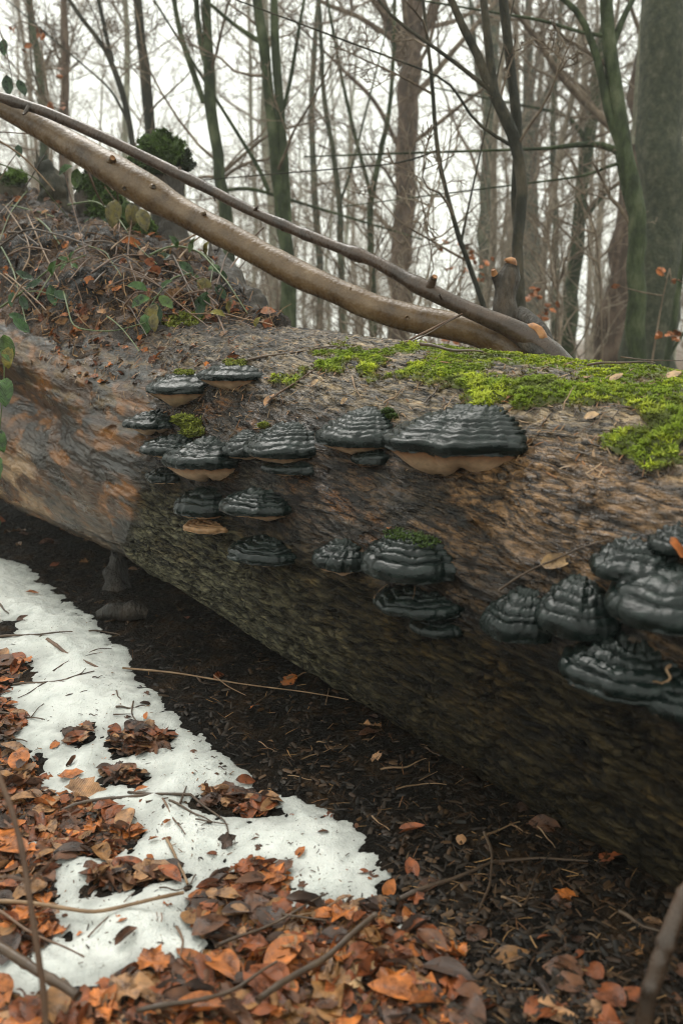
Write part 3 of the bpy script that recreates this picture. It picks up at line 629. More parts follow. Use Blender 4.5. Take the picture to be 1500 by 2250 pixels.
# ------------------------------------------------------------------ the two fallen stems
def pxtube(rows, n, k, rough_=.05, rs=6., bumps=()):
    """rows (px, py, Y, width px) -> tube vertices"""
    a = np.array(rows, float); P = np.array([at(*q[:3]) for q in a]); dist = np.linalg.norm(P-CC, axis=1)
    rad = a[:, 3]/2*((P-CC)@FW)/FPX
    Q, r = resample(P, n, rad)
    for pos, amp, wd in bumps: r = r*(1+amp*np.exp(-((np.linspace(0, 1, n)-pos)/wd)**2))
    return tubes(Q, r, k, rough_, rs), Q, r
THICK = [(-160, 140, 3.85, 50), (0, 228, 3.75, 52), (100, 285, 3.68, 55), (150, 316, 3.65, 58), (200, 343, 3.6, 62), (250, 374, 3.55, 64), (300, 406, 3.5, 68), (350, 437, 3.47, 66), (400, 466, 3.42, 60), (450, 493, 3.37, 57), (500, 519, 3.32, 58), (550, 546, 3.27, 58), (600, 573, 3.22, 57), (650, 600, 3.17, 62), (750, 645, 3.07, 55), (800, 668, 3.02, 57),
         (900, 700, 2.95, 60), (1000, 717, 2.88, 62), (1060, 732, 2.84, 66), (1105, 752, 2.82, 84), (1150, 790, 2.8, 112), (1195, 870, 2.8, 140), (1230, 1000, 2.8, 165), (1240, 1100, 2.82, 175)]
THIN = [(-160, 140, 3.62, 22), (0, 213, 3.58, 22), (100, 245, 3.52, 22), (180, 280, 3.48, 23), (250, 312, 3.44, 23), (350, 361, 3.38, 24), (400, 386, 3.33, 24), (450, 411, 3.29, 23), (550, 463, 3.2, 22), (650, 507, 3.11, 24), (750, 546, 3.0, 24), (820, 572, 2.94, 26),
        (880, 606, 2.88, 30), (935, 637, 2.82, 36), (1000, 667, 2.78, 34), (1050, 690, 2.74, 38), (1100, 711, 2.72, 44), (1150, 736, 2.70, 52), (1190, 765, 2.70, 64), (1235, 830, 2.71, 92), (1250, 930, 2.72, 110), (1255, 1080, 2.74, 120)]
base = at(1200, 900, 2.75); base[2] = 0
T_ST = thing('leaning_tree', 'forked fallen young tree with two smooth brown stems slanting over the mossy trunk', 'leaning tree', base)
(Vt, Ft), Qt, rt = pxtube(THICK, 150, 28, .06, 5., [(.30, .10, .03), (.36, .08, .02), (.47, .06, .015), (.55, .05, .012), (.66, .06, .015)])
o = link('stem', mesh('stem', Vt-base, Ft, M_STEM), T_ST); o['label'] = 'thick smooth brown stem'
(Vn, Fn), Qn, rn_ = pxtube(THIN, 150, 18, .09, 9., [(.12, .15, .008), (.38, .12, .008), (.52, .12, .006), (.62, .35, .01), (.7, .2, .01), (.55, .15, .006)])
o = link('stem', mesh('stem', Vn-base, Fn, M_STEMD), T_ST); o['label'] = 'thin dark brown stem'
def stub(px, py, Y, dx, dy, w0, w1, mat=M_STEMD, cut=True):
    a = at(px, py, Y); b = at(px+dx, py+dy, Y-.02)
    V, F = tubes(np.linspace(a-(b-a)*.4, b, 6), np.linspace(w0, w1, 6)/2*Y/FPX, 10, .2, 30.)
    s = link('branch_stub', mesh('branch_stub', V-base, F, mat), T_ST)
    if cut:
        d = (b-a)/np.linalg.norm(b-a); V, F = tubes(np.linspace(b-d*.002, b+d*.004, 3), np.full(3, w1*.46*Y/FPX), 9, .3, 40.)
        link('cut_face', mesh('cut_face', V-base, F, M_CUT if w1 > 11 else M_ROT), s)
stub(945, 625, 2.80, 9, -16, 24, 13); stub(246, 352, 3.49, 2, -4, 24, 12, M_STEM); stub(335, 412, 3.43, 3, -2, 20, 8, M_STEM); stub(275, 410, 3.47, -2, 4, 18, 7, M_STEM)
stub(62, 238, 3.52, -10, 14, 12, 5, M_STEMD, False); stub(470, 430, 3.27, 2, 10, 7, 4, M_STEMD, False); stub(893, 697, 2.92, 1, 2, 20, 8, M_STEM, False); stub(618, 584, 3.18, 1, 2, 24, 8, M_STEM); stub(968, 654, 2.76, -4, -8, 5, 3, M_STEMD, False)
stub(660, 618, 3.14, 1, 7, 22, 8, M_STEM, False); stub(515, 530, 3.29, -2, 2, 20, 6, M_STEM, False); stub(392, 374, 3.35, 4, -6, 14, 7, M_STEMD, False); stub(560, 462, 3.18, 6, -8, 12, 5, M_STEMD, False); stub(448, 470, 3.33, 2, -3, 14, 5, M_STEM, False); stub(770, 640, 3.03, 1, -4, 14, 5, M_STEM, False)
# torn bark scar near the fork
sc = [(1150, 715, 2.70, 10), (1172, 722, 2.69, 26), (1188, 738, 2.68, 30), (1196, 752, 2.68, 14)]
(Vs, Fs), _, _ = pxtube(sc, 22, 12, .35, 30.); link('bark_scar', mesh('bark_scar', Vs-base, Fs, M_CUT), T_ST)
sc = [(1120, 742, 2.71, 8), (1165, 765, 2.67, 34), (1205, 795, 2.66, 30), (1225, 830, 2.67, 14)]
(Vs, Fs), _, _ = pxtube(sc, 26, 12, .3, 22.); o = link('bark_scar', mesh('bark_scar', Vs-base, Fs, M_ROT), T_ST)
# sawn stub standing behind
base2 = at(1112, 760, 3.4); base2[2] = 0
T2 = thing('sawn_stump', 'dark forked stump with two pale sawn ends standing behind the mossy trunk', 'stump', base2)
(V, F), _, _ = pxtube([(1118, 1000, 3.4, 90), (1115, 740, 3.4, 66), (1108, 680, 3.4, 52), (1108, 640, 3.4, 50), (1118, 600, 3.4, 42), (1124, 582, 3.4, 30)], 40, 14, .25, 12.); link('trunk', mesh('trunk', V-base2, F, M_ROT), T2)
(V, F), _, _ = pxtube([(1108, 650, 3.4, 40), (1094, 620, 3.39, 24), (1086, 604, 3.38, 16)], 14, 10, .2, 20.); l2 = link('limb', mesh('limb', V-base2, F, M_ROT), T2)
(V, F), _, _ = pxtube([(1086, 604, 3.38, 15), (1083, 592, 3.37, 11)], 6, 9, .2, 30.); link('cut_face', mesh('cut_face', V-base2, F, M_CUT), T2)
(V, F), _, _ = pxtube([(1122, 580, 3.4, 26), (1124, 574, 3.39, 20), (1108, 570, 3.38, 6)], 8, 9, .3, 30.); link('cut_face', mesh('cut_face', V-base2, F, M_CUT), T2)
(V, F), _, _ = pxtube([(1140, 690, 3.3, 36), (1170, 705, 3.2, 30), (1200, 740, 3.15, 34), (1220, 830, 3.15, 50), (1230, 1000, 3.2, 60)], 30, 12, .3, 15.); o = link('root_spur', mesh('root_spur', V-base2, F, M_ROT), T2)

# ------------------------------------------------------------------ stumps and rotten wood
def hpos(px, py, which='all'):
    r = hit(px, py, which); return r[0] if r else None
def stump(label, rows, capbox=None, mat=M_ROT, moss=None, k=20, jag=.25):
    b = at(*rows[0][:3]); T = thing('broken_stump', label, 'stump', b)
    a = np.array(rows, float); (V, F), Q, r = pxtube(rows, 44, k, jag, 9.)
    n = 44; Vr = V.reshape(n, k, 3); jagd = fbm(st3(np.arange(k)*.9, b[0]), 3)*.12
    Vr[-4:] += np.array([0, 0, 1])*(jagd[None, :, None]*np.linspace(.2, 1, 4)[:, None, None])
    link('trunk', mesh('trunk', V-b, F, mat), T)
    if moss:
        Ps = []; Ns = []; C = []
        for (mxp, myp, Y, rx, ry, dn, cdark) in moss:
            c = at(mxp, myp, Y); sc = Y/FPX; d = rg.normal(size=(dn, 3)); d /= np.linalg.norm(d, axis=1)[:, None]; d = d[(d[:, 2] > -.45)]
            rr = 1+.4*fbm(d*1.9+c*3, 3)+.2*fbm(d*6+c, 2); Ps.append(c+d*rr[:, None]*np.array([rx*sc, rx*sc*.8, ry*sc])); Ns.append(d); C.append(np.array(cdark)*np.clip(1+.6*fbm(d*3+c*2, 3), .3, 2)[:, None])
            # solid core
            th_, ph_ = np.meshgrid(np.linspace(0, np.pi, 14), np.linspace(0, 2*np.pi, 22), indexing='ij'); e = np.stack([np.sin(th_)*np.cos(ph_), np.sin(th_)*np.sin(ph_), np.cos(th_)], -1)
            er = .97*(1+.4*fbm(e*1.9+c*3, 3)+.2*fbm(e*6+c, 2)); cv = c+e*er[..., None]*np.array([rx*sc, rx*sc*.8, ry*sc])
            link('moss_cushion', mesh('moss_cushion', cv-b, grid_faces(14, 22), M_MOSS, np.tile(np.array(cdark)*.7, (14*22, 1))), T)
        V, F, c4 = tufts(np.concatenate(Ps), np.concatenate(Ns), rg.uniform(.006, .015, sum(map(len, Ps))), .003, np.concatenate(C), 4)
        link('moss', mesh('moss', V-b, F.astype(np.int32), M_MOSS, c4, smooth=False), T, kind='stuff')
    return T
stump('broken stump with a dark green moss cap behind the slanting stems', [(385, 580, 4.45, 74), (382, 480, 4.5, 62), (376, 420, 4.5, 60), (368, 385, 4.5, 62), (364, 360, 4.5, 66), (362, 345, 4.5, 60)],
      moss=[(352, 342, 4.48, 44, 38, 3000, (.06, .105, .014)), (318, 352, 4.46, 28, 22, 1300, (.05, .09, .012)), (388, 358, 4.5, 28, 28, 1000, (.022, .035, .009)), (335, 366, 4.44, 30, 20, 900, (.035, .06, .01))])
stump('blackened hollow stump shell on the bank among brambles', [(118, 500, 4.75, 86), (122, 450, 4.75, 74), (112, 400, 4.75, 60), (98, 368, 4.75, 40), (84, 354, 4.75, 20)], mat=M_TDARK, jag=.4)
stump('low stump buried in green moss beside the blackened shell', [(222, 520, 4.62, 110), (218, 460, 4.62, 96), (214, 410, 4.62, 84), (205, 385, 4.62, 60)],
      moss=[(212, 420, 4.58, 34, 38, 2000, (.045, .08, .012)), (236, 462, 4.54, 36, 34, 1800, (.06, .105, .014)), (270, 500, 4.46, 34, 26, 1500, (.055, .095, .013)), (318, 508, 4.4, 20, 24, 900, (.07, .12, .015))])
stump('black log end with a small round moss tuft on the bank', [(0, 450, 4.9, 130), (20, 425, 4.9, 110), (30, 410, 4.9, 80), (34, 400, 4.9, 50)], mat=M_TDARK,
      moss=[(36, 390, 4.85, 17, 13, 700, (.10, .17, .02)), (8, 410, 4.85, 26, 20, 900, (.045, .07, .014))])
stump('crumbling grey root wood at the foot of the bank by the trunk', [(560, 730, 3.6, 130), (535, 690, 3.65, 110), (510, 640, 3.75, 90), (480, 590, 3.9, 60), (470, 565, 3.95, 30)], mat=M_ROT, jag=.35)
stump('rotten brown chunk of wood propped under the trunk', [(250, 1322, 3.35, 70), (256, 1285, 3.37, 62), (258, 1250, 3.4, 52), (262, 1215, 3.42, 46)], mat=M_ROTD, jag=.5)
(V, F), _, _ = pxtube([(215, 1352, 2.95, 20), (245, 1342, 2.95, 40), (290, 1340, 2.95, 46), (325, 1350, 2.95, 24)], 26, 12, .35, 16.)
b = at(270, 1365, 2.95); tag(link('wood_chunk', mesh('wood_chunk', V-b, F, M_ROTD), None, b), 'flat rotten wood chunk lying on dark soil at the snow edge', 'wood chunk')
# ------------------------------------------------------------------ dead leaves
def beech(L=1., wd=.62, curl=.0, fold=.25, cup=.2, sd_=0, nu_=8, nv=5, teeth=0.):
    """leaf lying in xy, stalk at the origin, tip at +x; returns V, F, UV"""
    u = np.linspace(0, 1, nu_)[:, None]; v = np.linspace(-1, 1, nv)[None, :]
    w_ = wd*.5*np.sin(np.pi*np.clip(u, 0, 1)**.85)**.8*(1+teeth*np.sin(u*40)); w_ = np.maximum(w_, .012)
    x = u*L+0*v; y = w_*v; z = fold*np.abs(y)+.06*np.sin(u*np.pi*5+np.abs(v)*3)*np.abs(v)*wd*.6+cup*.35*np.sin(u*np.pi)*(1 if sd_ % 2 else -1)
    z = z+.10*noise(np.stack([x*2.5+sd_*3.1, y*3, 0*x+sd_], -1))
    P = np.stack([x, y, z], -1)
    if curl:                                     # roll the blade about its length
        a = y/np.maximum(wd*.5, 1e-3)*curl; rr = wd*.5/max(abs(curl), .1)
        P[..., 1] = np.sin(a)*rr; P[..., 2] = (1-np.cos(a))*rr+.3*z
    P[..., 0] -= .5*L
    return P.reshape(-1, 3), grid_faces(nu_, nv), np.stack([u+0*v, v*w_/wd*2.+0*u], -1).reshape(-1, 2)
def maple(sd_=0, cup=.15):
    k = 30; a = np.linspace(-np.pi, np.pi, k, endpoint=False)
    lob = .52+.0*a
    for c, am, wd in ((0, .52, .30), (.95, .40, .26), (-.95, .40, .26), (1.95, .18, .28), (-1.95, .18, .28)): lob = np.maximum(lob, .36+am*np.exp(-(np.abs(wrap(a-c))/wd)**1.1))
    lob = np.where(np.abs(wrap(a)) > 2.6, .25, lob); lob = lob*(1+.08*np.cos(a*15+sd_))
    P = [np.zeros((1, 3))]; U = [np.zeros((1, 2))]
    for q in (.4, .75, 1.):
        x = lob*q*np.cos(a); y = lob*q*np.sin(a); z = .10*q*np.abs(np.sin(a*2.5))+cup*q*q*noise(st3(a*1.3, sd_*2.7, q))
        P.append(np.stack([x, y, z], -1)); U.append(np.stack([x, y], -1))
    P = np.concatenate(P)*.62; i = np.arange(k); j = (i+1) % k
    F3 = np.stack([0*i, 1+i, 1+j], -1); F4 = np.concatenate([np.stack([1+i, 1+k+i, 1+k+j, 1+j], -1), np.stack([1+k+i, 1+2*k+i, 1+2*k+j, 1+k+j], -1)])
    return P, [F4.astype(np.int32), F3.astype(np.int32)], np.concatenate(U)
SHAPES = [beech(1, .62, 0, .12, .10, 0), beech(1, .68, 0, .2, .18, 1), beech(1, .6, 1.2, .15, .15, 2), beech(1, .55, -.8, .2, .2, 3), beech(1, .72, 0, .08, -.12, 4), beech(1, .64, 2.2, .2, .2, 5), maple(0, .10), maple(1, .28), beech(1, .5, .6, .35, .35, 7), maple(2, .4)]
LCOL = {'russet': (.24, .070, .020), 'brown': (.12, .052, .025), 'orange': (.46, .15, .032), 'tan': (.36, .20, .10), 'dark': (.055, .030, .020), 'ochre': (.26, .13, .045), 'pale': (.46, .31, .17)}
LMESH = {}
def leafmesh(k, c):
    if (k, c) not in LMESH:
        P, F, U = SHAPES[k]; rr = np.random.RandomState(k*7+len(c)); cv = np.array(LCOL[c])*(1+.35*fbm(P*3+k, 2))[:, None]
        LMESH[(k, c)] = mesh('dead_leaf', P, F, M_LEAF, np.clip(cv, .004, .7), U)
    return LMESH[(k, c)]
def frame(nr, yaw, tilt=0., rgn=rg):
    n_ = nr+rgn.normal(size=3)*tilt; n_ /= np.linalg.norm(n_); x = np.array([math.cos(yaw), math.sin(yaw), 0]); x -= (x@n_)*n_; x /= np.linalg.norm(x)+1e-9
    return np.stack([x, np.cross(n_, x), n_], 1)
from mathutils import Matrix
def put_leaf(px, py, k, c, wpx, yaw, tilt, label, group=None, lift=.008, name='dead_leaf', which='all', nrm=None):
    h = hit(px, py, which)
    if h is None: return None
    p, nr, _ = h; z = (p-CC)@FW; L = wpx/FPX*z; m = Matrix(frame(nr if nrm is None else nrm, yaw, tilt).tolist()).to_4x4()
    o = link(name, leafmesh(k, c)); o.matrix_world = Matrix.Translation(Vector(p+np.array([0, 0, lift])))@m@Matrix.Scale(L, 4)
    return tag(o, label, 'leaf', group)
NOTABLE = [ # px, py, shape, colour, width px, yaw, tilt, label
 (780, 2152, 6, 'pale', 150, 2.6, .1, 'large pale tan lobed leaf among the litter at the bottom edge'),
 (278, 2066, 5, 'brown', 66, 1.0, .1, 'rolled brown leaf lying alone on the snow beyond the bent stalk'),
 (310, 1741, 8, 'orange', 34, .1, .1, 'small bright orange leaf on clean snow above the long forked twig'),
 (540, 1722, 3, 'russet', 50, .3, .35, 'curled russet leaf tipped up at the snow margin against dark soil'),
 (157, 1706, 0, 'orange', 54, .3, .2, 'flat orange brown leaf on the snow beside the litter patch'),
 (72, 1306, 2, 'orange', 30, .2, .1, 'lone orange leaf scrap on the farthest part of the snow'),
 (190, 1602, 8, 'orange', 36, -.1, .1, 'narrow orange leaf on the snow left of the leaf heap'),
 (282, 1635, 9, 'brown', 84, .4, .3, 'biggest crumpled brown leaf of the heap melted into the snow'),
 (315, 1612, 1, 'dark', 50, 1.2, .4, 'dark leaf standing behind the crumpled brown leaf on the snow'),
 (312, 1661, 2, 'brown', 34, .9, .2, 'small brown leaf on the snow just below the leaf heap'),
 (165, 1628, 3, 'russet', 62, .9, .5, 'russet leaf curled upright on the snow near the leaf litter'),
 (157, 1680, 5, 'brown', 34, 1.4, .6, 'tiny twisted brown leaf stub poking from the snow'),
 (232, 1693, 3, 'dark', 40, .2, .3, 'dark folded leaf on the snow below the tiny twisted one'),
 (285, 1700, 1, 'tan', 70, .5, .3, 'arched tan and brown leaf on the snow with a dark underside'),
 (240, 1722, 2, 'dark', 34, .6, .3, 'dark curled scrap beside the arched tan leaf'),
 (322, 1578, 8, 'orange', 26, 1.6, .4, 'small upright orange leaf tip beside twigs on the snow'),
 (368, 1812, 3, 'orange', 24, 1.1, .2, 'small orange leaf scrap on the snow below the forked twig'),
 (338, 1850, 2, 'orange', 24, .4, .1, 'smallest orange scrap on the snow beneath the upper one'),
 (495, 1857, 9, 'dark', 52, .5, .3, 'dark lobed leaf at the tip of the forked twig on the snow'),
 (585, 1757, 2, 'tan', 60, -.1, .15, 'tan rolled leaf at the end of the leaf row on the snow'),
 (525, 1755, 7, 'russet', 62, .6, .3, 'russet leaf row head lying under the long forked twig'),
 (510, 1740, 0, 'dark', 48, .9, .3, 'dark red leaf standing in the leaf row on the snow'),
 (475, 1752, 9, 'brown', 64, 2., .3, 'mottled brown lobed leaf in the leaf row on the snow'),
 (540, 1762, 0, 'tan', 40, .4, .2, 'pinkish tan veined leaf in the leaf row on the snow'),
 (527, 1785, 3, 'russet', 34, .4, .3, 'small russet leaf under the leaf row on the snow'),
 (180, 1752, 6, 'tan', 120, .4, .25, 'broad crumpled tan brown leaf where litter meets the snow'),
 (260, 1922, 9, 'dark', 70, .3, .3, 'greenish black decayed leaf bridging the snow patch'),
 (225, 1930, 5, 'ochre', 56, 1.1, .3, 'curled ochre leaf beside the greenish black one'),
 (350, 1915, 1, 'tan', 62, .2, .2, 'tan arched leaf right of the greenish black one on the snow'),
 (195, 1855, 0, 'brown', 62, 1.3, .15, 'smooth dark brown oval leaf on the litter edge'),
 (145, 1890, 4, 'brown', 56, .3, .2, 'brown oval leaf beside the wet litter pile'),
 (478, 1948, 6, 'brown', 66, .9, .1, 'flat veined grey brown leaf on the orange litter mound'),
 (862, 2290, 6, 'orange', 60, .4, .3, 'orange leaf out at the bottom edge'),
 (560, 1558, 1, 'orange', 26, .4, .3, 'single orange leaf on the dark soil under the trunk'),
 (820, 1600, 9, 'tan', 56, 1.9, .3, 'pale ragged leaf against the underside of the trunk'),
 (826, 1672, 6, 'tan', 40, 1.1, .2, 'small tan lobed leaf on dark soil near the trunk'),
 (1012, 1852, 4, 'tan', 32, 1.3, .2, 'round tan leaf on the dark soil far from the snow'),
 (1195, 2068, 3, 'russet', 36, .2, .3, 'curled russet leaf in the dark soil on the far side'),
 (855, 1960, 1, 'orange', 44, 1.2, .5, 'orange leaf standing at the tail end of the snow'),
 (912, 1985, 9, 'russet', 52, .6, .4, 'crumpled russet leaf beside the last snow scrap'),
 (1490, 1214, 5, 'orange', 62, 1.3, .4, 'curled orange leaf caught on the nearest bracket fungi'),
 (1222, 1242, 2, 'pale', 74, .2, .1, 'yellow tan rolled leaf lying on the trunk above the nearest bracket fungi'),
 (1162, 978, 0, 'tan', 24, 1.3, .6, 'tan leaf stuck at the side of the largest bracket fungus'),
 (855, 1168, 8, 'orange', 26, 1.5, .9, 'tiny orange leaf upright on the mossy bracket fungus'),
 (592, 885, 2, 'tan', 40, .9, .2, 'tan rolled leaf beside the long twig on the trunk'),
 (350, 785, 3, 'orange', 28, .3, .3, 'vivid orange curled leaf on the trunk above the bracket fungi'),
 (1298, 922, 4, 'pale', 34, -.2, .1, 'pale oval leaf on the moss below its widest part'),
 (1430, 970, 0, 'pale', 42, -.3, .1, 'pale pointed leaf lying on the near moss'),
 (1482, 948, 4, 'tan', 36, .3, .1, 'tan leaf at the near edge of the moss'),
 (1290, 838, 1, 'tan', 30, 1.1, .3, 'tan leaf standing on the crest of the moss'),
 (1352, 838, 4, 'pale', 36, .3, .3, 'pale leaf on the moss crest beside a dark twig'),
 (1478, 832, 4, 'pale', 38, .2, .3, 'pale folded leaf on the nearest moss crest'),
 (1122, 880, 2, 'tan', 26, .3, .1, 'small tan leaf on bare bark below the moss'),
 (755, 888, 4, 'pale', 22, .2, .1, 'tiny pale leaf on bare bark above the peaked bracket'),
 (690, 848, 4, 'pale', 24, .4, .1, 'cream leaf scrap in the bark hollow'),
 (535, 620, 3, 'brown', 30, .3, .3, 'brown dead leaf at the rotten wood of the bank'),
 (250, 510, 1, 'tan', 52, .8, .4, 'curled pinkish tan leaf on the bank beneath the mossy stump'),
 (290, 540, 2, 'orange', 52, -.2, .3, 'bright orange leaf strip lying on the bank crest'),
 (320, 555, 1, 'tan', 46, 1., .4, 'large papery tan leaf on the bank crest'),
]
for q in NOTABLE: put_leaf(*q)
rl = np.random.RandomState(5)
ZL = [[(-20, 1440), (70, 1447), (10, 1510), (55, 1590), (20, 1630), (82, 1700), (112, 1742), (290, 1795), (300, 1835), (240, 1890), (180, 1872), (112, 1900), (100, 2000), (120, 2050), (60, 2090), (-20, 2110)],
      [(480, 1930), (560, 1895), (625, 1925), (610, 2005), (720, 1992), (830, 1980), (860, 2060), (760, 2160), (560, 2130), (500, 2080), (425, 2030), (430, 1990)],
      [(-20, 2180), (150, 2212), (330, 2112), (520, 2112), (640, 2100), (900, 2000), (1000, 2100), (1000, 2270), (-20, 2270)]]
def inpoly(p, x, y): return sdpoly(np.array([x]), np.array([y]), p)[0] > 0
def rand_in(poly, r):
    a = np.array(poly); 
    while True:
        x, y = r.uniform(a[:, 0].min(), a[:, 0].max()), r.uniform(a[:, 1].min(), a[:, 1].max())
        if inpoly(poly, x, y): return x, y
CH = ['russet', 'brown', 'orange', 'tan', 'dark', 'ochre', 'orange', 'russet', 'russet']
GR = [('dead leaves of the litter patch beside the snow', 'wet dead leaf lying in the litter patch between snow and picture edge', 100),
      ('dead leaves of the orange litter mound', 'wet orange brown dead leaf on the litter mound inside the snow bend', 70),
      ('dead leaves of the near blurred litter', 'blurred wet dead leaf in the litter nearest the viewer', 75)]
SHN = ['oval', 'broad oval', 'rolled', 'humped', 'flat round', 'tightly rolled', 'lobed', 'wavy lobed', 'narrow folded', 'crumpled lobed']
LAB = ['wet {} {} dead leaf in the litter patch between snow and picture edge', 'wet {} {} dead leaf on the litter mound inside the snow bend', 'blurred {} {} dead leaf in the litter nearest the viewer']
for zi, (poly, (grp, lab, cnt)) in enumerate(zip(ZL, GR)):
    for _ in range(cnt):
        x, y = rand_in(poly, rl); k_ = rl.randint(10); c_ = CH[rl.randint(len(CH))]; lab = LAB[zi].format(c_, SHN[k_])
        put_leaf(x, y, k_, c_, (50 if y < 1800 else 64 if y < 2080 else 92)*rl.uniform(.45, 1.5), rl.uniform(0, 6.28), .12, lab, grp, .004+.010*rl.rand(), which='gnd')
def scatter(n, box, which, cond=None, snowok=False):
    out = []
    for _ in range(n):
        x, y = rl.uniform(box[0], box[2]), rl.uniform(box[1], box[3]); h = hit(x, y)
        if h is None or h[2] != which: continue
        if cond and not cond(x, y, h): continue
        out.append((h[0], h[1]))
    if which == 'gnd' and not snowok:
        A_ = np.array([q[0] for q in out]); s_ = snow_sd(A_[:, 0], A_[:, 1]); out = [q for q, b_ in zip(out, s_) if b_ < -.015]
    return out
def leafstuff(name, pts, label_parent=None, size=(.016, .075), cols=None, tilt=.14, lift=.006, dim=1.):
    parts = []; cs = []; us = []
    for (p, nr) in pts:
        k = rl.randint(10); P, F, U = SHAPES[k]; m = frame(nr, rl.uniform(0, 6.28), tilt, rl); L = rl.uniform(*size)
        V = p+(P*L)@m.T+np.array([0, 0, lift*rl.rand()]); parts.append((V, F)); c = np.array(LCOL[cols[rl.randint(len(cols))]])*rl.uniform(.6, 1.3)*dim
        cs.append(np.tile(c, (len(V), 1))); us.append(U)
    V, F = join(parts); return link(name, mesh(name, V, F, M_LEAF, np.concatenate(cs), np.concatenate(us)), kind='stuff')
pts = []
for poly, cnt in zip(ZL, (1200, 1000, 900)):
    for _ in range(cnt):
        h = hit(*rand_in(poly, rl), 'gnd')
        if h: pts.append((h[0]-np.array([0, 0, .004]), h[1]))
for _ in range(420):                             # thinner scatter over the bare soil
    x, y = rl.uniform(250, 1500), rl.uniform(1320, 2250); h = hit(x, y)
    if h and h[2] == 'gnd' and snow_sd(h[0][0:1], h[0][1:2])[0] < -.01 and (rl.rand() < .15+.85*sst(1750, 2150, y-.35*(x-700))): pts.append((h[0], h[1]))
for _ in range(160):                             # outside the frame the same carpet goes on
    x, y = rl.uniform(-2.6, -1.0), rl.uniform(1.0, 3.0); pts.append((np.array([x, y, float(terrain(np.array(x), y))]), np.array([0, 0, 1.])))
leafstuff('leaf_litter', pts, cols=['brown', 'russet', 'dark', 'brown', 'ochre', 'russet', 'orange', 'tan'])
pts = []
for _ in range(1100):
    x, y = rl.uniform(-10, 600), rl.uniform(400, 800); h = hit(x, y, 'bank')
    if h and rl.rand() < sst(-.1, .35, fbm(h[0][None]*4, 3))[0]*.9+.08: pts.append((h[0], h[1]))
leafstuff('bank_leaf_litter', pts, size=(.02, .06), cols=['brown', 'dark', 'russet', 'orange', 'ochre', 'tan', 'russet'], tilt=.5, lift=.02, dim=1.)
pts = [(h[0], h[1]) for h in scatter(150, (0, 1500, 850, 2130), 'gnd', None, True)]
mp2 = []
for mi, q in enumerate(MELT[:5]):
    for _ in range((55, 50, 55, 24, 16)[mi]):
        h = hit(*rand_in(q, rl), 'gnd')
        if h: mp2.append((h[0], h[1]))
leafstuff('melted_out_leaves', mp2, size=(.03, .07), cols=['brown', 'dark', 'russet', 'brown', 'tan'], tilt=.25, lift=.012)
leafstuff('leaf_scraps_on_snow', [q for q in pts if snow_sd(q[0][0:1], q[0][1:2])[0] > -.02], size=(.008, .034), cols=['russet', 'brown', 'dark', 'orange', 'brown'], tilt=.2, lift=.003)
# far leaf carpet behind the trunk
pts = []
for _ in range(1500):
    y = rl.uniform(3.5, 16); x = rl.uniform(-.5, .5)*y; pts.append((np.array([x, y, float(terrain(np.array(x), y))]), np.array([0, 0, 1.])))
leafstuff('leaf_carpet', pts, size=(.05, .1), cols=['brown', 'russet', 'ochre', 'tan'], tilt=.4)

# ------------------------------------------------------------------ fragments: straw, needles, chips
def slivers(pts, lens, wid, cols, arch=.15, tilt=.35):
    P = np.array([p for p, _ in pts]); Nn = np.array([n for _, n in pts]); M = len(P)
    Nn = Nn+rl.normal(size=Nn.shape)*tilt; Nn /= np.linalg.norm(Nn, axis=1)[:, None]
    d = rl.normal(size=P.shape); d -= (d*Nn).sum(1)[:, None]*Nn; d /= np.linalg.norm(d, axis=1)[:, None]; s = np.cross(Nn, d)
    L = rl.uniform(*lens, M)[:, None]; W = rl.uniform(*wid, M)[:, None]; b = rl.normal(size=(M, 1))*.15
    st = []
    for q in (-.5, -.15, .2, .5):
        c = P+d*L*q+s*L*b*q*q+Nn*(L*arch*(.25-q*q)+.003); ww = W*(1-.5*abs(q)); st += [c-s*ww, c+s*ww, c+Nn*ww*.9]
    V = np.stack(st, 1); F = []
    for a in range(3):
        o = a*3
        F += [[o, o+2, o+5, o+3], [o+2, o+1, o+4, o+5]]
    F = (np.array(F)[None]+(np.arange(M)*12)[:, None, None]).reshape(-1, 4)
    c = np.array(cols)[rl.randint(len(cols), size=M)]*rl.uniform(.6, 1.4, (M, 1))
    return V.reshape(-1, 3), F.astype(np.int32), np.repeat(c, 12, 0)
DC = [(.10, .055, .025), (.05, .03, .018), (.20, .115, .05), (.03, .02, .013), (.14, .07, .03), (.30, .19, .09), (.07, .04, .02)]
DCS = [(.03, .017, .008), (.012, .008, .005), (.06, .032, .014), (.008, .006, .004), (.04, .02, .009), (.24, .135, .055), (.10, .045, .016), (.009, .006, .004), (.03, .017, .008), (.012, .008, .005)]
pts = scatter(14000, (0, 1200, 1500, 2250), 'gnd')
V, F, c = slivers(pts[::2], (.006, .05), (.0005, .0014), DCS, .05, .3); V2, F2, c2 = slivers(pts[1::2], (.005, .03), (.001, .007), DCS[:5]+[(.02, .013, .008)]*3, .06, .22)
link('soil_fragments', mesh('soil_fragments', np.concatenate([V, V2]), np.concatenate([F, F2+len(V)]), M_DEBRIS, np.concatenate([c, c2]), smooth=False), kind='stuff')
pts = scatter(2800, (-10, 380, 620, 830), 'bank'); V, F, c = slivers(pts, (.012, .06), (.001, .003), [(q[0]*1.1, q[1], q[2]*.9) for q in DC], .2, .5)
pts = scatter(500, (-10, 380, 620, 830), 'bank'); V2, F2, c2 = slivers(pts, (.06, .16), (.0012, .0024), [(.20, .115, .05), (.14, .07, .03), (.28, .18, .10)], .3, .5)
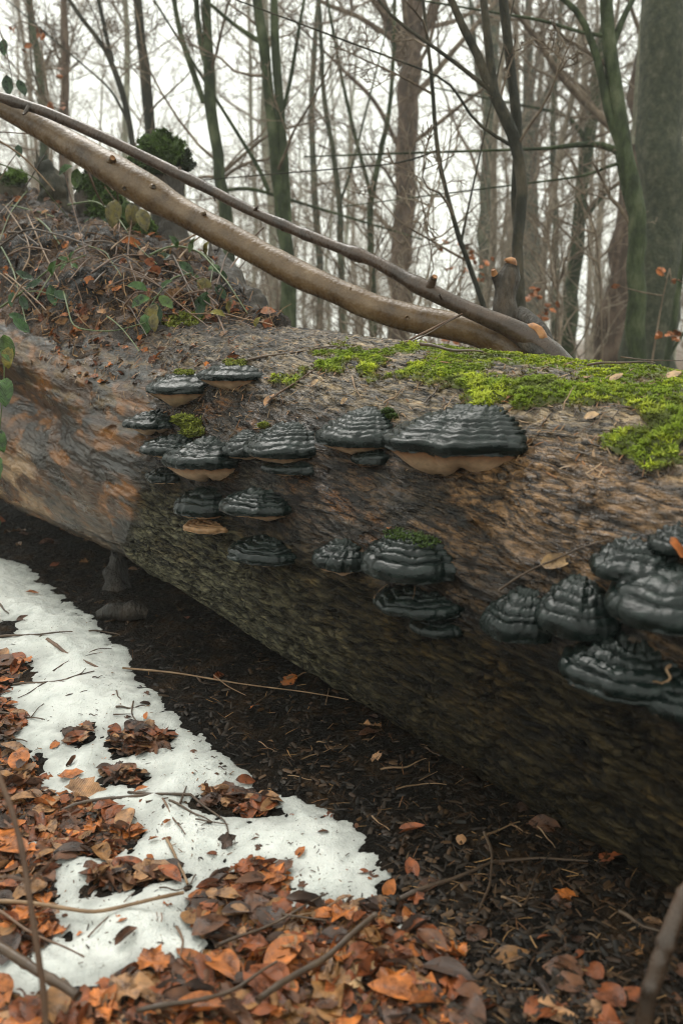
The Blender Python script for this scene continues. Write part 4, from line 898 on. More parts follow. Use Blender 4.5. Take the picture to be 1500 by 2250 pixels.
link('bank_fragments', mesh('bank_fragments', np.concatenate([V, V2]), np.concatenate([F, F2+len(V)]), M_DEBRIS, np.concatenate([c, c2]), smooth=False), kind='stuff')
def lcond(x, y, h):
    t, p, _ = log_tp(h[0]); return p > .35 and rl.rand() < sst(.3, .9, p)*(.25+.75*sst(-.2, .7, t))
pts = scatter(5200, (80, 700, 1500, 1050), 'log', lcond); V, F, c = slivers(pts, (.008, .035), (.0007, .002), [(.20, .12, .06), (.30, .20, .12), (.10, .06, .035), (.05, .03, .02), (.22, .10, .04)], .12, .2)
o = link('bark_litter', mesh('bark_litter', V-LP0, F, M_DEBRIS, c, smooth=False), T_LOG, kind='stuff')
pts = scatter(1300, (0, 1230, 850, 2120), 'gnd', None, True); pts = [p for p in pts if snow_sd(p[0][0:1], p[0][1:2])[0] > .02]
V, F, c = slivers(pts, (.002, .014), (.0005, .0016), [(.06, .035, .02), (.03, .02, .015), (.16, .08, .03)], .15, .25)
link('snow_specks', mesh('snow_specks', V, F, M_DEBRIS, c, smooth=False), kind='stuff')

pts = []
for _ in range(160):
    x, y = rl.uniform(60, 520), rl.uniform(705, 860); h = hit(x, y, 'log')
    if h and log_tp(h[0])[1] > .55: pts.append((h[0], h[1]))
o = leafstuff('bark_leaf_scraps', pts, size=(.012, .04), cols=['brown', 'dark', 'russet', 'dark', 'orange', 'tan'], tilt=.35, lift=.004); o.parent = T_LOG; o.matrix_parent_inverse = Matrix.Translation(-Vector(LP0))
# ------------------------------------------------------------------ twigs
def surf_pts(rows, which='all', lift=.006, Y=None):
    out = []
    for (x, y) in rows:
        h = hit(x, y, which)
        out.append(h[0]+h[1]*lift if h else gnd(x, y))
    return np.array(out)
def twig(rows, wpx, label, mat=M_TWIG, side=(), lift=.006, which='all', cat='twig', name='fallen_twig', group=None, taper=.45, Y=None, n=26):
    P = surf_pts(rows, which, lift) if Y is None else np.array([at(x, y, Y if np.isscalar(Y) else Y[i]) for i, (x, y) in enumerate(rows)])
    z = ((P-CC)@FW).mean(); Q = resample(P, n); s = np.linspace(0, 1, n); Q[:, 2] += .002*np.sin(s*9); r = wpx/2/FPX*z*(1-(1-taper)*s)
    r *= 1+.25*np.maximum(0, np.sin(s*23+len(rows)))**12
    parts = [tubes(Q, r, 7, .12, 60.)]
    for sr in side:
        P2 = surf_pts(sr, which, lift) if Y is None else np.array([at(x, y, Y if np.isscalar(Y) else Y[0]) for x, y in sr]); Q2 = resample(P2, 12); parts.append(tubes(Q2, np.linspace(.65, .3, 12)*wpx/2/FPX*z, 6, .12, 60.))
    b = Q[0].copy(); Vs = []; Fs = {}
    ofs = 0
    for V, fs in parts:
        for f_ in fs: Fs.setdefault(f_.shape[1], []).append(f_+ofs)
        Vs.append(V); ofs += len(V)
    o = link(name, mesh(name, np.concatenate(Vs)-b, [np.concatenate(x) for x in Fs.values()], mat), None, b)
    return tag(o, label, cat, group)
twig([(-20, 1404), (80, 1397), (160, 1392)], 6, 'dark straight twig lying across the far snow', side=[[(95, 1396), (80, 1411)]])
twig([(105, 1408), (150, 1441), (215, 1471)], 9, 'thick red brown twig slanting on the snow', M_CANE)
twig([(195, 1390), (235, 1391), (265, 1400)], 4, 'short thin twig at the far snow margin')
twig([(30, 1508), (90, 1504), (145, 1497), (208, 1479)], 5, 'long thin branching twig on the snow beside the litter', side=[[(100, 1503), (60, 1530), (40, 1538)], [(130, 1500), (170, 1505), (212, 1508)], [(150, 1495), (180, 1485), (195, 1465)]])
twig([(118, 1478), (165, 1450), (215, 1430), (246, 1430)], 4, 'fine twig on the snow crossing the red brown one', side=[[(180, 1447), (205, 1440), (220, 1438)]])
twig([(145, 1534), (165, 1528), (193, 1522)], 3, 'tiny grey twig on the middle of the snow', side=[[(160, 1530), (158, 1520)]])
twig([(255, 1557), (285, 1560), (318, 1555)], 5, 'short dark stick on the snow above the leaf heap', side=[[(250, 1574), (288, 1573)]])
twig([(293, 1545), (289, 1575), (310, 1600), (345, 1635), (380, 1655)], 4, 'crooked twig reaching out of the snow over the leaf heap')
twig([(256, 1522), (260, 1535), (266, 1543)], 4, 'tiny bent twig on clean snow beside the soil')
twig([(130, 1790), (170, 1773), (230, 1760), (320, 1751), (420, 1752)], 9, 'longest forked twig lying across the snow', side=[[(282, 1746), (350, 1750), (410, 1750)], [(420, 1752), (445, 1775), (475, 1795), (498, 1812), (505, 1850)], [(322, 1768), (370, 1758)], [(395, 1772), (405, 1745), (410, 1732)]], taper=.7)
twig([(372, 1764), (420, 1788), (466, 1813)], 6, 'short straight twig on the snow with a knotty end', side=[[(430, 1805), (466, 1812), (503, 1817)]])
twig([(357, 1760), (380, 1800), (408, 1840)], 5, 'red twig on the snow ending in a dark bud', M_CANE)
twig([(366, 1848), (388, 1890), (412, 1950)], 7, 'yellow brown stalk standing on the snow below the forked twig', M_STRAW, taper=.8)
twig([(430, 1928), (420, 1945), (408, 1958)], 4, 'small twig tip touching the yellow brown stalk')
twig([(-20, 2001), (60, 2006), (130, 2014), (220, 2024), (320, 2005), (400, 1983)], 9, 'long bent tan stalk lying over the snow and litter', M_STRAW, taper=.9, lift=.02)
twig([(195, 2066), (240, 2022), (295, 1970)], 4, 'thin red twig crossing under the bent tan stalk', M_CANE)
twig([(386, 2043), (402, 2072), (397, 2106)], 7, 'curved brown twig standing in the near snow', M_CANE)
twig([(350, 1958), (385, 1960), (420, 1960)], 4, 'thin twig lying flat at the edge of the litter mound')
twig([(0, 1570), (60, 1580), (100, 1586)], 5, 'dark twig over the litter beside the far snow', side=[[(70, 1580), (85, 1560), (98, 1550)]])
twig([(-10, 1620), (30, 1625), (62, 1635)], 5, 'short dark twig on the litter near the leaf heap')
twig([(0, 1330), (12, 1345), (20, 1352)], 5, 'tiny twig at the edge of the far snow')
twig([(270, 1475), (400, 1488), (550, 1511), (680, 1530), (765, 1545)], 5, 'long pale straw lying over the dark soil below the trunk', M_STRAW, lift=.01, side=[[(715, 1555), (722, 1520)], [(470, 1490), (500, 1515), (540, 1535)]])
twig([(630, 1495), (650, 1490), (672, 1482)], 6, 'short pale stick on the soil against the trunk', M_STRAW)
twig([(835, 1695), (890, 1690), (935, 1672)], 5, 'grey stick on dark soil beneath the trunk curve', M_STRAW)
twig([(870, 1740), (930, 1725), (980, 1730)], 4, 'thin straw on dark soil beneath the trunk', M_STRAW, side=[[(920, 1720), (960, 1700)]])
twig([(870, 1985), (950, 1950), (1050, 1915), (1080, 1900)], 12, 'thick dark stick on the soil beside the last snow', M_TWIG, side=[[(1080, 1900), (1180, 1890), (1290, 1898)]])
twig([(1062, 1835), (1080, 1880), (1075, 1950), (1050, 2010)], 8, 'long dark curved stick over the black soil')
twig([(1055, 1850), (1100, 1825), (1140, 1812)], 5, 'pale bent straw on the black soil', M_STRAW)
twig([(1100, 1975), (1150, 2000), (1180, 1925)], 6, 'crossing dark sticks on the black soil')
twig([(1180, 1822), (1205, 1850), (1218, 1870)], 4, 'little grey straw against the trunk foot', M_STRAW)
twig([(1360, 2010), (1410, 2040), (1460, 2060)], 12, 'broken stick on black soil by the near trunk')
twig([(1100, 1977), (1130, 1990), (1145, 2000)], 5, 'short golden straw on the black soil', M_STRAW)
twig([(560, 2262), (640, 2212), (720, 2160), (820, 2068)], 15, 'thick dark blurred stick rising over the bottom litter', lift=.05, taper=.8)
twig([(300, 2262), (420, 2240), (520, 2212), (610, 2150)], 12, 'blurred dark twig along the bottom litter', lift=.03)
twig([(470, 2100), (560, 2070), (620, 2040), (720, 1980)], 8, 'dark twig across the orange litter mound', lift=.02, side=[[(620, 2030), (680, 2040), (720, 2045)]])
twig([(640, 2035), (690, 2020), (760, 1985)], 5, 'thin straw along the edge of the litter mound', M_STRAW, lift=.015)
twig([(-30, 2125), (60, 2180), (140, 2230), (190, 2270)], 24, 'thick blurred twig lying low at the bottom corner', lift=.06, taper=.8)
twig([(-20, 2010), (60, 2065), (130, 2098), (187, 2128)], 8, 'brown stalk slanting down over the near snow', M_CANE, lift=.02)
twig([(-15, 1680), (20, 1760), (48, 1860), (62, 1950), (82, 2080), (96, 2180), (104, 2280)], 13, 'blurred brown upright stalk standing close in the lower corner', M_CANE, Y=[1.06, 1.04, 1.02, 1.0, .98, .97, .96], taper=1.1, side=[[(60, 1945), (90, 1915), (125, 1880)], [(57, 1935), (20, 1925), (-10, 1930)]])
twig([(1530, 1930), (1490, 2000), (1450, 2100), (1425, 2180), (1405, 2290)], 42, 'thick dark red stalk blurred in the near bottom corner', M_STEMD, Y=[1.0, .99, .97, .96, .95], taper=.9)
# on the trunk
twig([(608, 924), (690, 872), (770, 822), (880, 757), (960, 718), (1016, 690)], 6, 'long thin twig leaning from the trunk up to the slanting stems', M_CANE, Y=[2.78, 2.74, 2.66, 2.72, 2.74, 2.73], taper=.8)
twig([(840, 777), (900, 752), (960, 722), (1012, 692)], 5, 'second thin twig beside the long leaning one', M_TWIG, Y=[2.6, 2.68, 2.71, 2.72])
twig([(590, 888), (640, 850), (705, 810)], 5, 'short brown twig lying on the bark beside the moss', M_CANE)
twig([(545, 795), (640, 778), (740, 765)], 6, 'thin twig lying along the bark above the moss')
twig([(925, 780), (1000, 795), (1062, 800)], 8, 'dark stick lying on the crest of the moss', M_TWIG, lift=.03)
twig([(1290, 832), (1370, 825), (1440, 828)], 6, 'dark twig on the crest of the near moss', lift=.03, side=[[(1360, 815), (1420, 822), (1500, 822)]])
twig([(935, 888), (955, 868), (965, 850)], 4, 'short dark twig below the moss on bare bark'); twig([(845, 890), (870, 875), (885, 860)], 4, 'thin straw on bare bark above the peaked bracket', M_STRAW)
twig([(775, 830), (780, 850), (795, 880)], 4, 'thin bent straw hanging down the bark', M_STRAW); twig([(978, 905), (990, 885), (1005, 870)], 4, 'pale straw standing over the biggest bracket', M_STRAW)
twig([(1238, 930), (1250, 905), (1265, 880)], 4, 'pale grass straw on the moss', M_STRAW, lift=.03); twig([(1190, 940), (1200, 925), (1215, 912)], 5, 'dark short twig below the moss edge')
twig([(1263, 1160), (1330, 1185), (1420, 1212), (1520, 1245)], 9, 'reddish twig lying over the nearest bracket fungi', M_CANE, Y=[1.78, 1.68, 1.58, 1.5], taper=1.)
twig([(1100, 1300), (1190, 1240), (1270, 1212), (1350, 1190)], 6, 'thin dark twig lying on the trunk behind the nearest bracket fungi', lift=.01, which='log')
twig([(1470, 1470), (1462, 1480), (1474, 1494), (1450, 1500), (1434, 1506)], 8, 'pale straw bit lying on the lowest shining bracket', M_STRAW)
twig([(912, 1292), (908, 1310), (906, 1322)], 3, 'single needle hanging from the mossy bracket rim', M_STRAW); twig([(826, 1318), (835, 1300), (850, 1290)], 3, 'needles caught beside the mossy bracket rim', M_STRAW)
rt_ = np.random.RandomState(3)
for k in range(16):
    x, y = rt_.uniform(20, 700), rt_.uniform(1300, 1960)
    h = hit(x, y, 'gnd')
    if h is None or snow_sd(h[0][0:1], h[0][1:2])[0] < .03: continue
    a = rt_.uniform(-.5, .9); L = rt_.uniform(10, 24); twig([(x, y), (x+L*.5, y-L*.5*math.sin(a)*.5), (x+L, y-L*math.sin(a))], 3, 'hair thin twig scrap lying on the snow', group='twig scraps on the snow', n=8)
for k in range(34):
    x, y = rt_.uniform(500, 1450), rt_.uniform(1500, 2150); h = hit(x, y)
    if h is None or h[2] != 'gnd' or snow_sd(h[0][0:1], h[0][1:2])[0] > -.03: continue
    a = rt_.uniform(-1, 1); L = rt_.uniform(30, 95); h2 = hit(x+L, y-L*math.sin(a), 'gnd')
    if h2 is None: continue
    twig([(x, y), (x+L*.5, y-L*.5*math.sin(a)), (x+L, y-L*math.sin(a))], rt_.uniform(2.4, 5), 'dead straw lying on the dark soil below the trunk', M_STRAW if k % 3 else M_TWIG, group='straws on the dark soil', n=12, Y=[h[0][1], (h[0][1]+h2[0][1])/2-.004, h2[0][1]])
# ------------------------------------------------------------------ brambles and dead canes on the bank
def leaflet_mesh(c, k):
    P, F, U = beech(1., .62, 0, .45, .25, 20+k, 8, 5, .10); cv = np.array(c)*(1+.35*fbm(P*3+k, 2))[:, None]
    return mesh('leaf', P+np.array([.5, 0, 0]), F, M_GLEAF, np.clip(cv, .004, .5), U)
GL = [leaflet_mesh(c, i) for i, c in enumerate([(.03, .085, .018), (.05, .12, .02), (.07, .13, .022), (.13, .11, .02), (.022, .06, .02), (.20, .18, .03)])]
rb = np.random.RandomState(8)
def bramble(label, stems, leaves):
    """stems: [(rows (px,py,Y), width px, material)], leaves: [(px, py, Y, length px, screen angle deg, mesh index)]"""
    b = at(*stems[0][0][0]); T = thing('bramble', label, 'bramble', b)
    for rows, wpx, mat in stems:
        P = np.array([at(*q) for q in rows]); Q = resample(P, 30); z = ((Q-CC)@FW); r = wpx/2*z/FPX*np.linspace(1, .5, 30); V, fs = tubes(Q-b, r, 6, .1, 40.); link('stem', mesh('stem', V, fs, mat), T)
    for (x, y, Y, L, ang, k) in leaves:
        p = at(x, y, Y); a = R(ang+rb.uniform(-8, 8)); xd = np.array([math.cos(a), rb.uniform(-.45, .1), math.sin(a)]); xd /= np.linalg.norm(xd)
        nrm = np.array([rb.uniform(-.4, .4), -.75, .75]); nrm -= (nrm@xd)*xd; nrm /= np.linalg.norm(nrm); m = Matrix(np.stack([xd, np.cross(nrm, xd), nrm], 1).tolist()).to_4x4()
        o = link('leaf', GL[k], T); o.matrix_parent_inverse = Matrix.Identity(4); o.matrix_local = Matrix.Translation(Vector(p-b))@m@Matrix.Scale(L/FPX*Y, 4)
def by(x, y, d=.12):                             # a depth a little in front of what is behind the pixel
    h = hit(x, y); return (h[0][1]-d) if h else 3.9
def st(rows, w, m, d=.12):
    Ys = [by(x, y, d) for x, y in rows]; return ([(x, y, Y) for (x, y), Y in zip(rows, np.convolve(np.pad(Ys, 1, 'edge'), [.25, .5, .25], 'valid'))], w, m)
def lf(L, d=.16): return [(x, y, by(x, y, d), s, a, k) for x, y, s, a, k in L]
bramble('bramble spray of bright green leaves hanging just above the pale trunk top', [st([(420, 600), (380, 610), (345, 650), (320, 690)], 4, M_GCANE), st([(345, 650), (330, 660), (312, 668)], 3, M_GCANE)],
        lf([(330, 655, 46, 200, 1), (325, 640, 44, 165, 1), (350, 650, 42, 320, 2), (345, 668, 52, 250, 3), (335, 665, 42, 290, 4), (318, 690, 46, 275, 1), (312, 695, 36, 300, 0), (355, 640, 36, 30, 1), (340, 690, 40, 280, 3)]))
bramble('arching bramble with dark leaves beside the crumbling root wood', [st([(330, 560), (380, 535), (440, 552), (500, 620), (545, 690)], 5, M_GCANE), st([(440, 552), (470, 575), (460, 640)], 3, M_GCANE)],
        lf([(375, 560, 40, 190, 4), (395, 575, 44, 320, 0), (365, 550, 44, 250, 3), (430, 600, 50, 260, 2), (445, 610, 54, 280, 3), (470, 580, 46, 275, 1), (455, 640, 48, 250, 0), (470, 590, 44, 320, 0), (415, 555, 34, 60, 2), (390, 545, 30, 120, 1), (440, 650, 46, 260, 4), (475, 625, 36, 300, 4), (455, 565, 36, 75, 5)]))
bramble('bramble with drooping dull leaves hanging under the slanting stem', [st([(150, 450), (210, 440), (255, 470), (300, 540), (345, 580)], 4, M_GCANE), st([(230, 410), (260, 450), (290, 480)], 3, M_CANE)],
        lf([(205, 475, 46, 235, 4), (235, 475, 52, 280, 0), (255, 440, 60, 265, 3), (275, 440, 56, 285, 2), (290, 445, 52, 262, 3), (310, 460, 52, 290, 3), (245, 470, 44, 260, 4), (170, 370, 40, 260, 2), (160, 365, 34, 220, 1)]))
bramble('low bramble with dark green leaves on the bank near the picture edge', [st([(-20, 690), (40, 650), (110, 590), (190, 560)], 5, M_GCANE), st([(60, 640), (90, 640), (120, 650)], 3, M_GCANE)],
        lf([(95, 615, 42, 200, 4), (110, 625, 46, 290, 0), (75, 615, 40, 150, 4), (120, 640, 40, 320, 4), (115, 605, 34, 60, 1), (30, 640, 36, 250, 0), (45, 650, 34, 300, 4), (20, 690, 36, 330, 0)]))
bramble('blurred bramble leaves dangling at the picture edge beside the stained wood', [([(-40, 690, 2.6), (-10, 740, 2.6), (12, 800, 2.6), (4, 900, 2.6), (-6, 1010, 2.6)], 4, M_GCANE)],
        [(8, 735, 2.58, 62, 285, 2), (-6, 720, 2.58, 56, 240, 5), (24, 760, 2.58, 50, 270, 5), (16, 830, 2.58, 66, 276, 1), (0, 830, 2.58, 48, 240, 0), (4, 945, 2.58, 50, 270, 1), (2, 1005, 2.58, 56, 275, 1), (-4, 1000, 2.58, 40, 230, 0), (30, 700, 2.58, 44, 320, 0), (-10, 1130, 2.58, 40, 270, 4)])
bramble('two yellowing bramble leaves at the end of the bank by the trunk', [st([(560, 720), (525, 705), (490, 700)], 3, M_CANE)], lf([(495, 695, 34, 170, 5), (505, 690, 34, 80, 3), (560, 718, 24, 60, 5)], .1))
bramble('small bright green seedling in the middle of the bank', [st([(160, 590), (155, 575)], 3, M_GCANE)], lf([(150, 575, 22, 160, 1), (155, 572, 22, 60, 1), (148, 580, 20, 230, 1), (158, 580, 18, 330, 1)]))
bramble('thin bramble with one leaf against the sky at the upper picture edge', [([(-20, 430, 4.2), (20, 360, 4.2), (50, 320, 4.2)], 3, M_CANE), ([(-10, 40, 4.3), (15, 110, 4.3), (30, 190, 4.3)], 3, M_TWIG)],
        [(40, 318, 4.2, 28, 275, 4), (8, 85, 4.3, 34, 265, 0), (15, 165, 4.3, 40, 280, 4), (40, 175, 4.3, 34, 300, 4)])
cr = np.random.RandomState(21)
CANES = [[(0, 470), (50, 420), (100, 340)], [(0, 540), (60, 500), (150, 520), (240, 560)], [(60, 470), (100, 560), (130, 620)], [(130, 330), (155, 430), (190, 560)], [(0, 290), (120, 300), (250, 420)], [(0, 600), (50, 640), (90, 690)],
         [(20, 640), (70, 570), (60, 520), (10, 450)], [(150, 620), (200, 560), (280, 590), (370, 640)], [(300, 640), (330, 590), (400, 600), (430, 680)], [(140, 640), (160, 720), (250, 730), (320, 710)], [(0, 360), (80, 390), (150, 480)],
         [(250, 580), (330, 610), (420, 690), (460, 720)], [(200, 600), (260, 560), (350, 560), (440, 620)], [(80, 660), (120, 590), (180, 540)], [(480, 640), (520, 600), (550, 560)], [(500, 600), (540, 540), (580, 500)], [(60, 420), (20, 470), (-10, 560)],
         [(290, 480), (280, 560), (300, 620)], [(255, 400), (265, 480), (255, 560)], [(380, 560), (420, 640), (500, 700)], [(420, 690), (500, 690), (600, 715)], [(180, 340), (210, 420), (240, 470)], [(0, 310), (60, 350), (120, 420)], [(-10, 520), (30, 590), (60, 720)]]
for i in range(26):
    x, y = cr.uniform(-10, 520), cr.uniform(430, 700); 
    if y < np.interp(x, [s[0] for s in RIDGE], [s[1] for s in RIDGE])+10: continue
    a = cr.uniform(-1.2, 1.2); L = cr.uniform(50, 130); CANES.append([(x, y), (x+L*.5*math.cos(a), y+L*.5*math.sin(a)-cr.uniform(0, 25)), (x+L*math.cos(a), y+L*math.sin(a))])
for rows in CANES:
    Ys = [by(x, y, cr.uniform(.04, .2)) for x, y in rows]; Ys = [min(Y, 4.9) for Y in Ys]
    mi_ = cr.randint(5); xm = rows[1][0]; zn = 'near the picture edge' if xm < 90 else 'below the blackened stump shell' if xm < 190 else 'below the mossy stump' if xm < 330 else 'by the arching bramble' if xm < 440 else 'at its trunk end'
    twig(rows, cr.uniform(2.4, 5.2), 'thin %s dead cane on the earth bank %s' % (['brown', 'brown', 'dark', 'straw pale', 'greenish'][mi_], zn), [M_CANE, M_CANE, M_TWIG, M_STRAW, M_GCANE][mi_], name='dead_cane', cat='cane', group='dead canes tangled over the bank', Y=Ys, taper=.6, n=18)

# ------------------------------------------------------------------ trees
def grow(acc, r, p, d, L, rad, lvl, sp):
    n = sp['seg'][lvl]; pts = [p]; q = p.copy(); dd = d/np.linalg.norm(d); st_ = L/n
    for k in range(n):
        dd = dd+r.normal(size=3)*sp['wig'][lvl]+np.array([0, 0, sp['up'][lvl]]); dd /= np.sqrt(dd@dd); q = q+dd*st_; pts.append(q)
    pts = np.array(pts); rr = np.linspace(rad, rad*sp['tip'], n+1); acc.setdefault((lvl, n), []).append((pts, rr))
    if lvl+1 < len(sp['seg']):
        m = sp['kids'][lvl]; m = max(1, int(m*r.uniform(.7, 1.3)))
        for k in range(m):
            f_ = r.uniform(.18, 1.)*n; i = min(int(f_), n-1); pos = pts[i]+(pts[i+1]-pts[i])*(f_-i); tn = pts[i+1]-pts[i]; tn = tn/np.sqrt(tn@tn)
            s = r.normal(size=3); s -= (s@tn)*tn; s /= np.sqrt(s@s); an = r.uniform(.5, 1.1)
            grow(acc, r, pos, tn*math.cos(an)+s*math.sin(an), L*r.uniform(.3, .6)*(1-.35*f_/n), max(rr[i]*.5, sp['min']), lvl+1, sp)
SP = dict(seg=(6, 4, 3, 2), kids=(6, 4, 3), wig=(.16, .2, .22, .2), up=(.05, .03, .01, 0), tip=.35, min=.0035)
def crown_mesh(r, axis_pts, axis_rad, z0, z1, nl, Lr, sp=SP, th=.35, dirs=None, minrad=.0045, hang=0.):
    acc = {}; h = np.concatenate([[0], np.cumsum(np.linalg.norm(np.diff(axis_pts, axis=0), axis=1))])
    for k in range(nl):
        zz = r.uniform(z0, z1); i = int(np.clip(np.searchsorted(axis_pts[:, 2], zz), 1, len(axis_pts)-1)); a = axis_pts[i-1]; b = axis_pts[i]; f_ = (zz-a[2])/max(b[2]-a[2], 1e-6); p = a+(b-a)*np.clip(f_, 0, 1)
        az = r.uniform(0, 6.28); el = r.uniform(.1, 1.1); d = np.array([math.cos(az)*math.cos(el), math.sin(az)*math.cos(el), math.sin(el)-hang]); L = r.uniform(*Lr)*(1-.5*(zz-z0)/max(z1-z0, .1))
        grow(acc, r, p, d, L, max(axis_rad[i]*th*r.uniform(.5, 1.), .008), 0, sp)
    parts = []; ofs = 0; Vs = []; Fs = {}
    for (lvl, n), lst in acc.items():
        P = np.array([x[0] for x in lst]); Q = np.maximum(np.array([x[1] for x in lst]), minrad); V, fs = tubes(P, Q, 5 if lvl == 0 else 3, cap=False)
        Vs.append(V); Fs.setdefault(4, []).append(fs[0]+ofs); ofs += len(V)
    return np.concatenate(Vs), np.concatenate(Fs[4])
def gz(x, y): return float(terrain(np.array(float(x)), float(y)))
def tree(label, Y, rows, mat, forks=(), crown=None, group=None, name='bare_tree', cat='tree', seed=0, top=None, bough=()):
    """rows (px, py, width px) from the lowest seen point upwards; the trunk is carried down to the ground"""
    r = np.random.RandomState(seed+100); a = np.array(rows, float); P = [at(x, y, Y) for x, y, _ in rows]; W = [w_/2*((p-CC)@FW)/FPX for p, w_ in zip(P, a[:, 2])]
    d = P[0]-P[1]; d = d/abs(d[2]) if abs(d[2]) > .05 else np.array([0, 0, -1.]); zb = gz(P[0][0], Y)-.08; foot = P[0]+d*.4*(P[0][2]-zb); foot[2] = zb
    P = [foot]+P; W = [W[0]*1.25]+W
    if top:                                      # carry it on above the frame
        d = P[-1]-P[-2]; d /= np.linalg.norm(d); P.append(P[-1]+(d+np.array([0, 0, .3]))*top); W.append(W[-1]*.55)
    P = np.array(P); b = foot.copy(); T = thing(name, label, cat, b, group); n = 40
    Q, rr = resample(P, n, np.array(W)); Q[1:-1] += r.normal(size=(n-2, 3))*.15*rr[1:-1, None]; V, fs = tubes(Q-b, rr, 14, .10, 3.); link('trunk', mesh('trunk', V, fs, mat), T)
    for fr in forks:
        Pf = np.array([at(x, y, Y+(q[0] if q else 0)) for x, y, _, *q in fr]); Wf = np.array([f_[2] for f_ in fr])/2*Y/FPX; d = Pf[-1]-Pf[-2]
        Pf = np.concatenate([Pf, [Pf[-1]+d/np.linalg.norm(d)*1.5]]); Wf = np.append(Wf, Wf[-1]*.5); Qf, rf = resample(Pf, 26, Wf); V, fs = tubes(Qf-b, rf, 9, .1, 4.); link('limb', mesh('limb', V, fs, mat), T)
    if crown:
        z0, z1, nl, Lr = crown; V, F = crown_mesh(r, Q, rr, z0, min(z1, Q[-1, 2]-.05), nl, Lr, minrad=max(.0028, .00035*Y)); link('crown', mesh('crown', V-b, F, M_TWIGS), T)
    return T
tree('massive dark grey green beech trunk at the edge behind the trunk', 9., [(1425, 800, 122), (1435, 600, 104), (1442, 400, 100), (1452, 200, 98), (1462, 0, 96), (1470, -200, 88)], M_TEDGE, [[(1480, 330, 20), (1496, 240, 18), (1502, 120, 15), (1520, 20, 12)]], None, seed=1, top=6)
tree('smooth leaning beech trunk beside the massive one', 11., [(1350, 800, 92), (1365, 640, 76), (1385, 450, 66), (1405, 280, 58), (1425, 100, 52), (1440, -60, 46)], M_TBROWN, crown=(3, 10, 8, (1.5, 3)), seed=2, top=5)
tree('slim green young tree with a mossy side branch in front of the massive beech', 6.2, [(1397, 800, 42), (1400, 600, 40), (1400, 480, 40), (1388, 385, 42), (1362, 270, 36), (1342, 170, 34), (1334, 80, 30), (1330, 0, 28), (1325, -120, 24)], M_TGREEN,
     [[(1385, 375, 22), (1365, 330, 20), (1335, 250, 18), (1318, 150, 16), (1292, 70, 14), (1268, 20, 12), (1225, -10, 10)], [(1372, 345, 16), (1345, 322, 14), (1310, 315, 13), (1260, 318, 11), (1210, 326, 8), (1150, 328, 6)],
      [(1345, 100, 16), (1365, 40, 13), (1400, -20, 10)], [(1340, 80, 8), (1280, 75, 7), (1200, 45, 6), (1130, 35, 5), (1070, 25, 4)], [(1385, 380, 9), (1370, 345, 8), (1300, 385, 6), (1220, 395, 4)]], (1.6, 6, 10, (.6, 1.6)), seed=3, top=3)
tree('dark crooked sapling forking above the slanting stems', 4.6, [(1146, 800, 26), (1142, 660, 26), (1135, 560, 24), (1132, 500, 25), (1146, 440, 26), (1152, 380, 26), (1142, 318, 27), (1115, 265, 25), (1085, 205, 24), (1052, 130, 20), (1020, 60, 18), (990, 0, 16), (960, -60, 14)], M_TDARK,
     [[(1085, 205, 20), (1078, 150, 18), (1070, 80, 16), (1062, 0, 14), (1055, -60, 12)], [(1085, 205, 10), (1040, 170, 9), (990, 130, 8), (940, 95, 7), (890, 60, 7), (850, 30, 6), (825, -10, 5)], [(1120, 318, 8), (1070, 290, 7), (1030, 255, 6), (1000, 190, 5), (960, 165, 4), (920, 150, 4)],
      [(1135, 500, 18, .1), (1128, 430, 17, .1), (1132, 370, 17, .1), (1140, 310, 18, .1), (1136, 275, 22, .1)]], (1.6, 3.2, 5, (.4, .9)), seed=4, top=2)
tree('slender dark leaning rod of a sapling left of the crooked one', 5., [(1072, 720, 12), (1060, 670, 12), (1045, 620, 11), (1010, 530, 11), (985, 440, 10), (965, 365, 10), (955, 280, 9), (950, 200, 9), (940, 100, 8), (930, 0, 7), (925, -60, 6)], M_TDARK, [[(1012, 535, 6), (1025, 470, 5), (1036, 420, 4)], [(960, 330, 5), (930, 345, 4), (870, 360, 3), (810, 365, 3)]], (1.4, 3.4, 6, (.4, .9)), seed=5, top=1.5)
tree('stout reddish brown beech trunk forking high in the middle', 14., [(872, 790, 52), (878, 660, 48), (886, 500, 46), (890, 380, 44), (893, 260, 46), (900, 130, 46), (906, 60, 42), (912, 0, 40), (918, -120, 34)], M_TBROWN,
     [[(888, 140, 30), (868, 80, 26), (846, 30, 22), (830, -20, 18)], [(905, 130, 18), (925, 90, 20), (940, 50, 18), (955, 0, 16)], [(886, 350, 12), (860, 290, 10), (820, 215, 9), (760, 160, 7), (720, 120, 5)]], (2., 12, 26, (1.6, 3.6)), seed=6, top=5)
tree('pale hazy straight trunk right of the middle gap', 20., [(1060, 760, 30), (1064, 600, 30), (1068, 400, 30), (1072, 250, 29), (1082, 100, 27), (1092, 0, 25), (1100, -100, 22)], M_TGREY, [[(1072, 240, 16), (1050, 180, 13), (1042, 100, 11)]], (3, 15, 24, (1.6, 4)), seed=7, top=6)
tree('broad hazy beech with a wide fan of branches', 24., [(1170, 760, 44), (1165, 600, 40), (1160, 400, 34), (1158, 250, 28), (1160, 100, 20), (1160, 0, 14)], M_TGREY, [[(1160, 330, 14), (1190, 230, 12), (1230, 120, 9)], [(1160, 300, 14), (1120, 200, 12), (1085, 120, 9)], [(1160, 230, 12), (1180, 130, 9), (1200, 20, 7)]], (4, 17, 44, (2., 5)), seed=8, top=6)
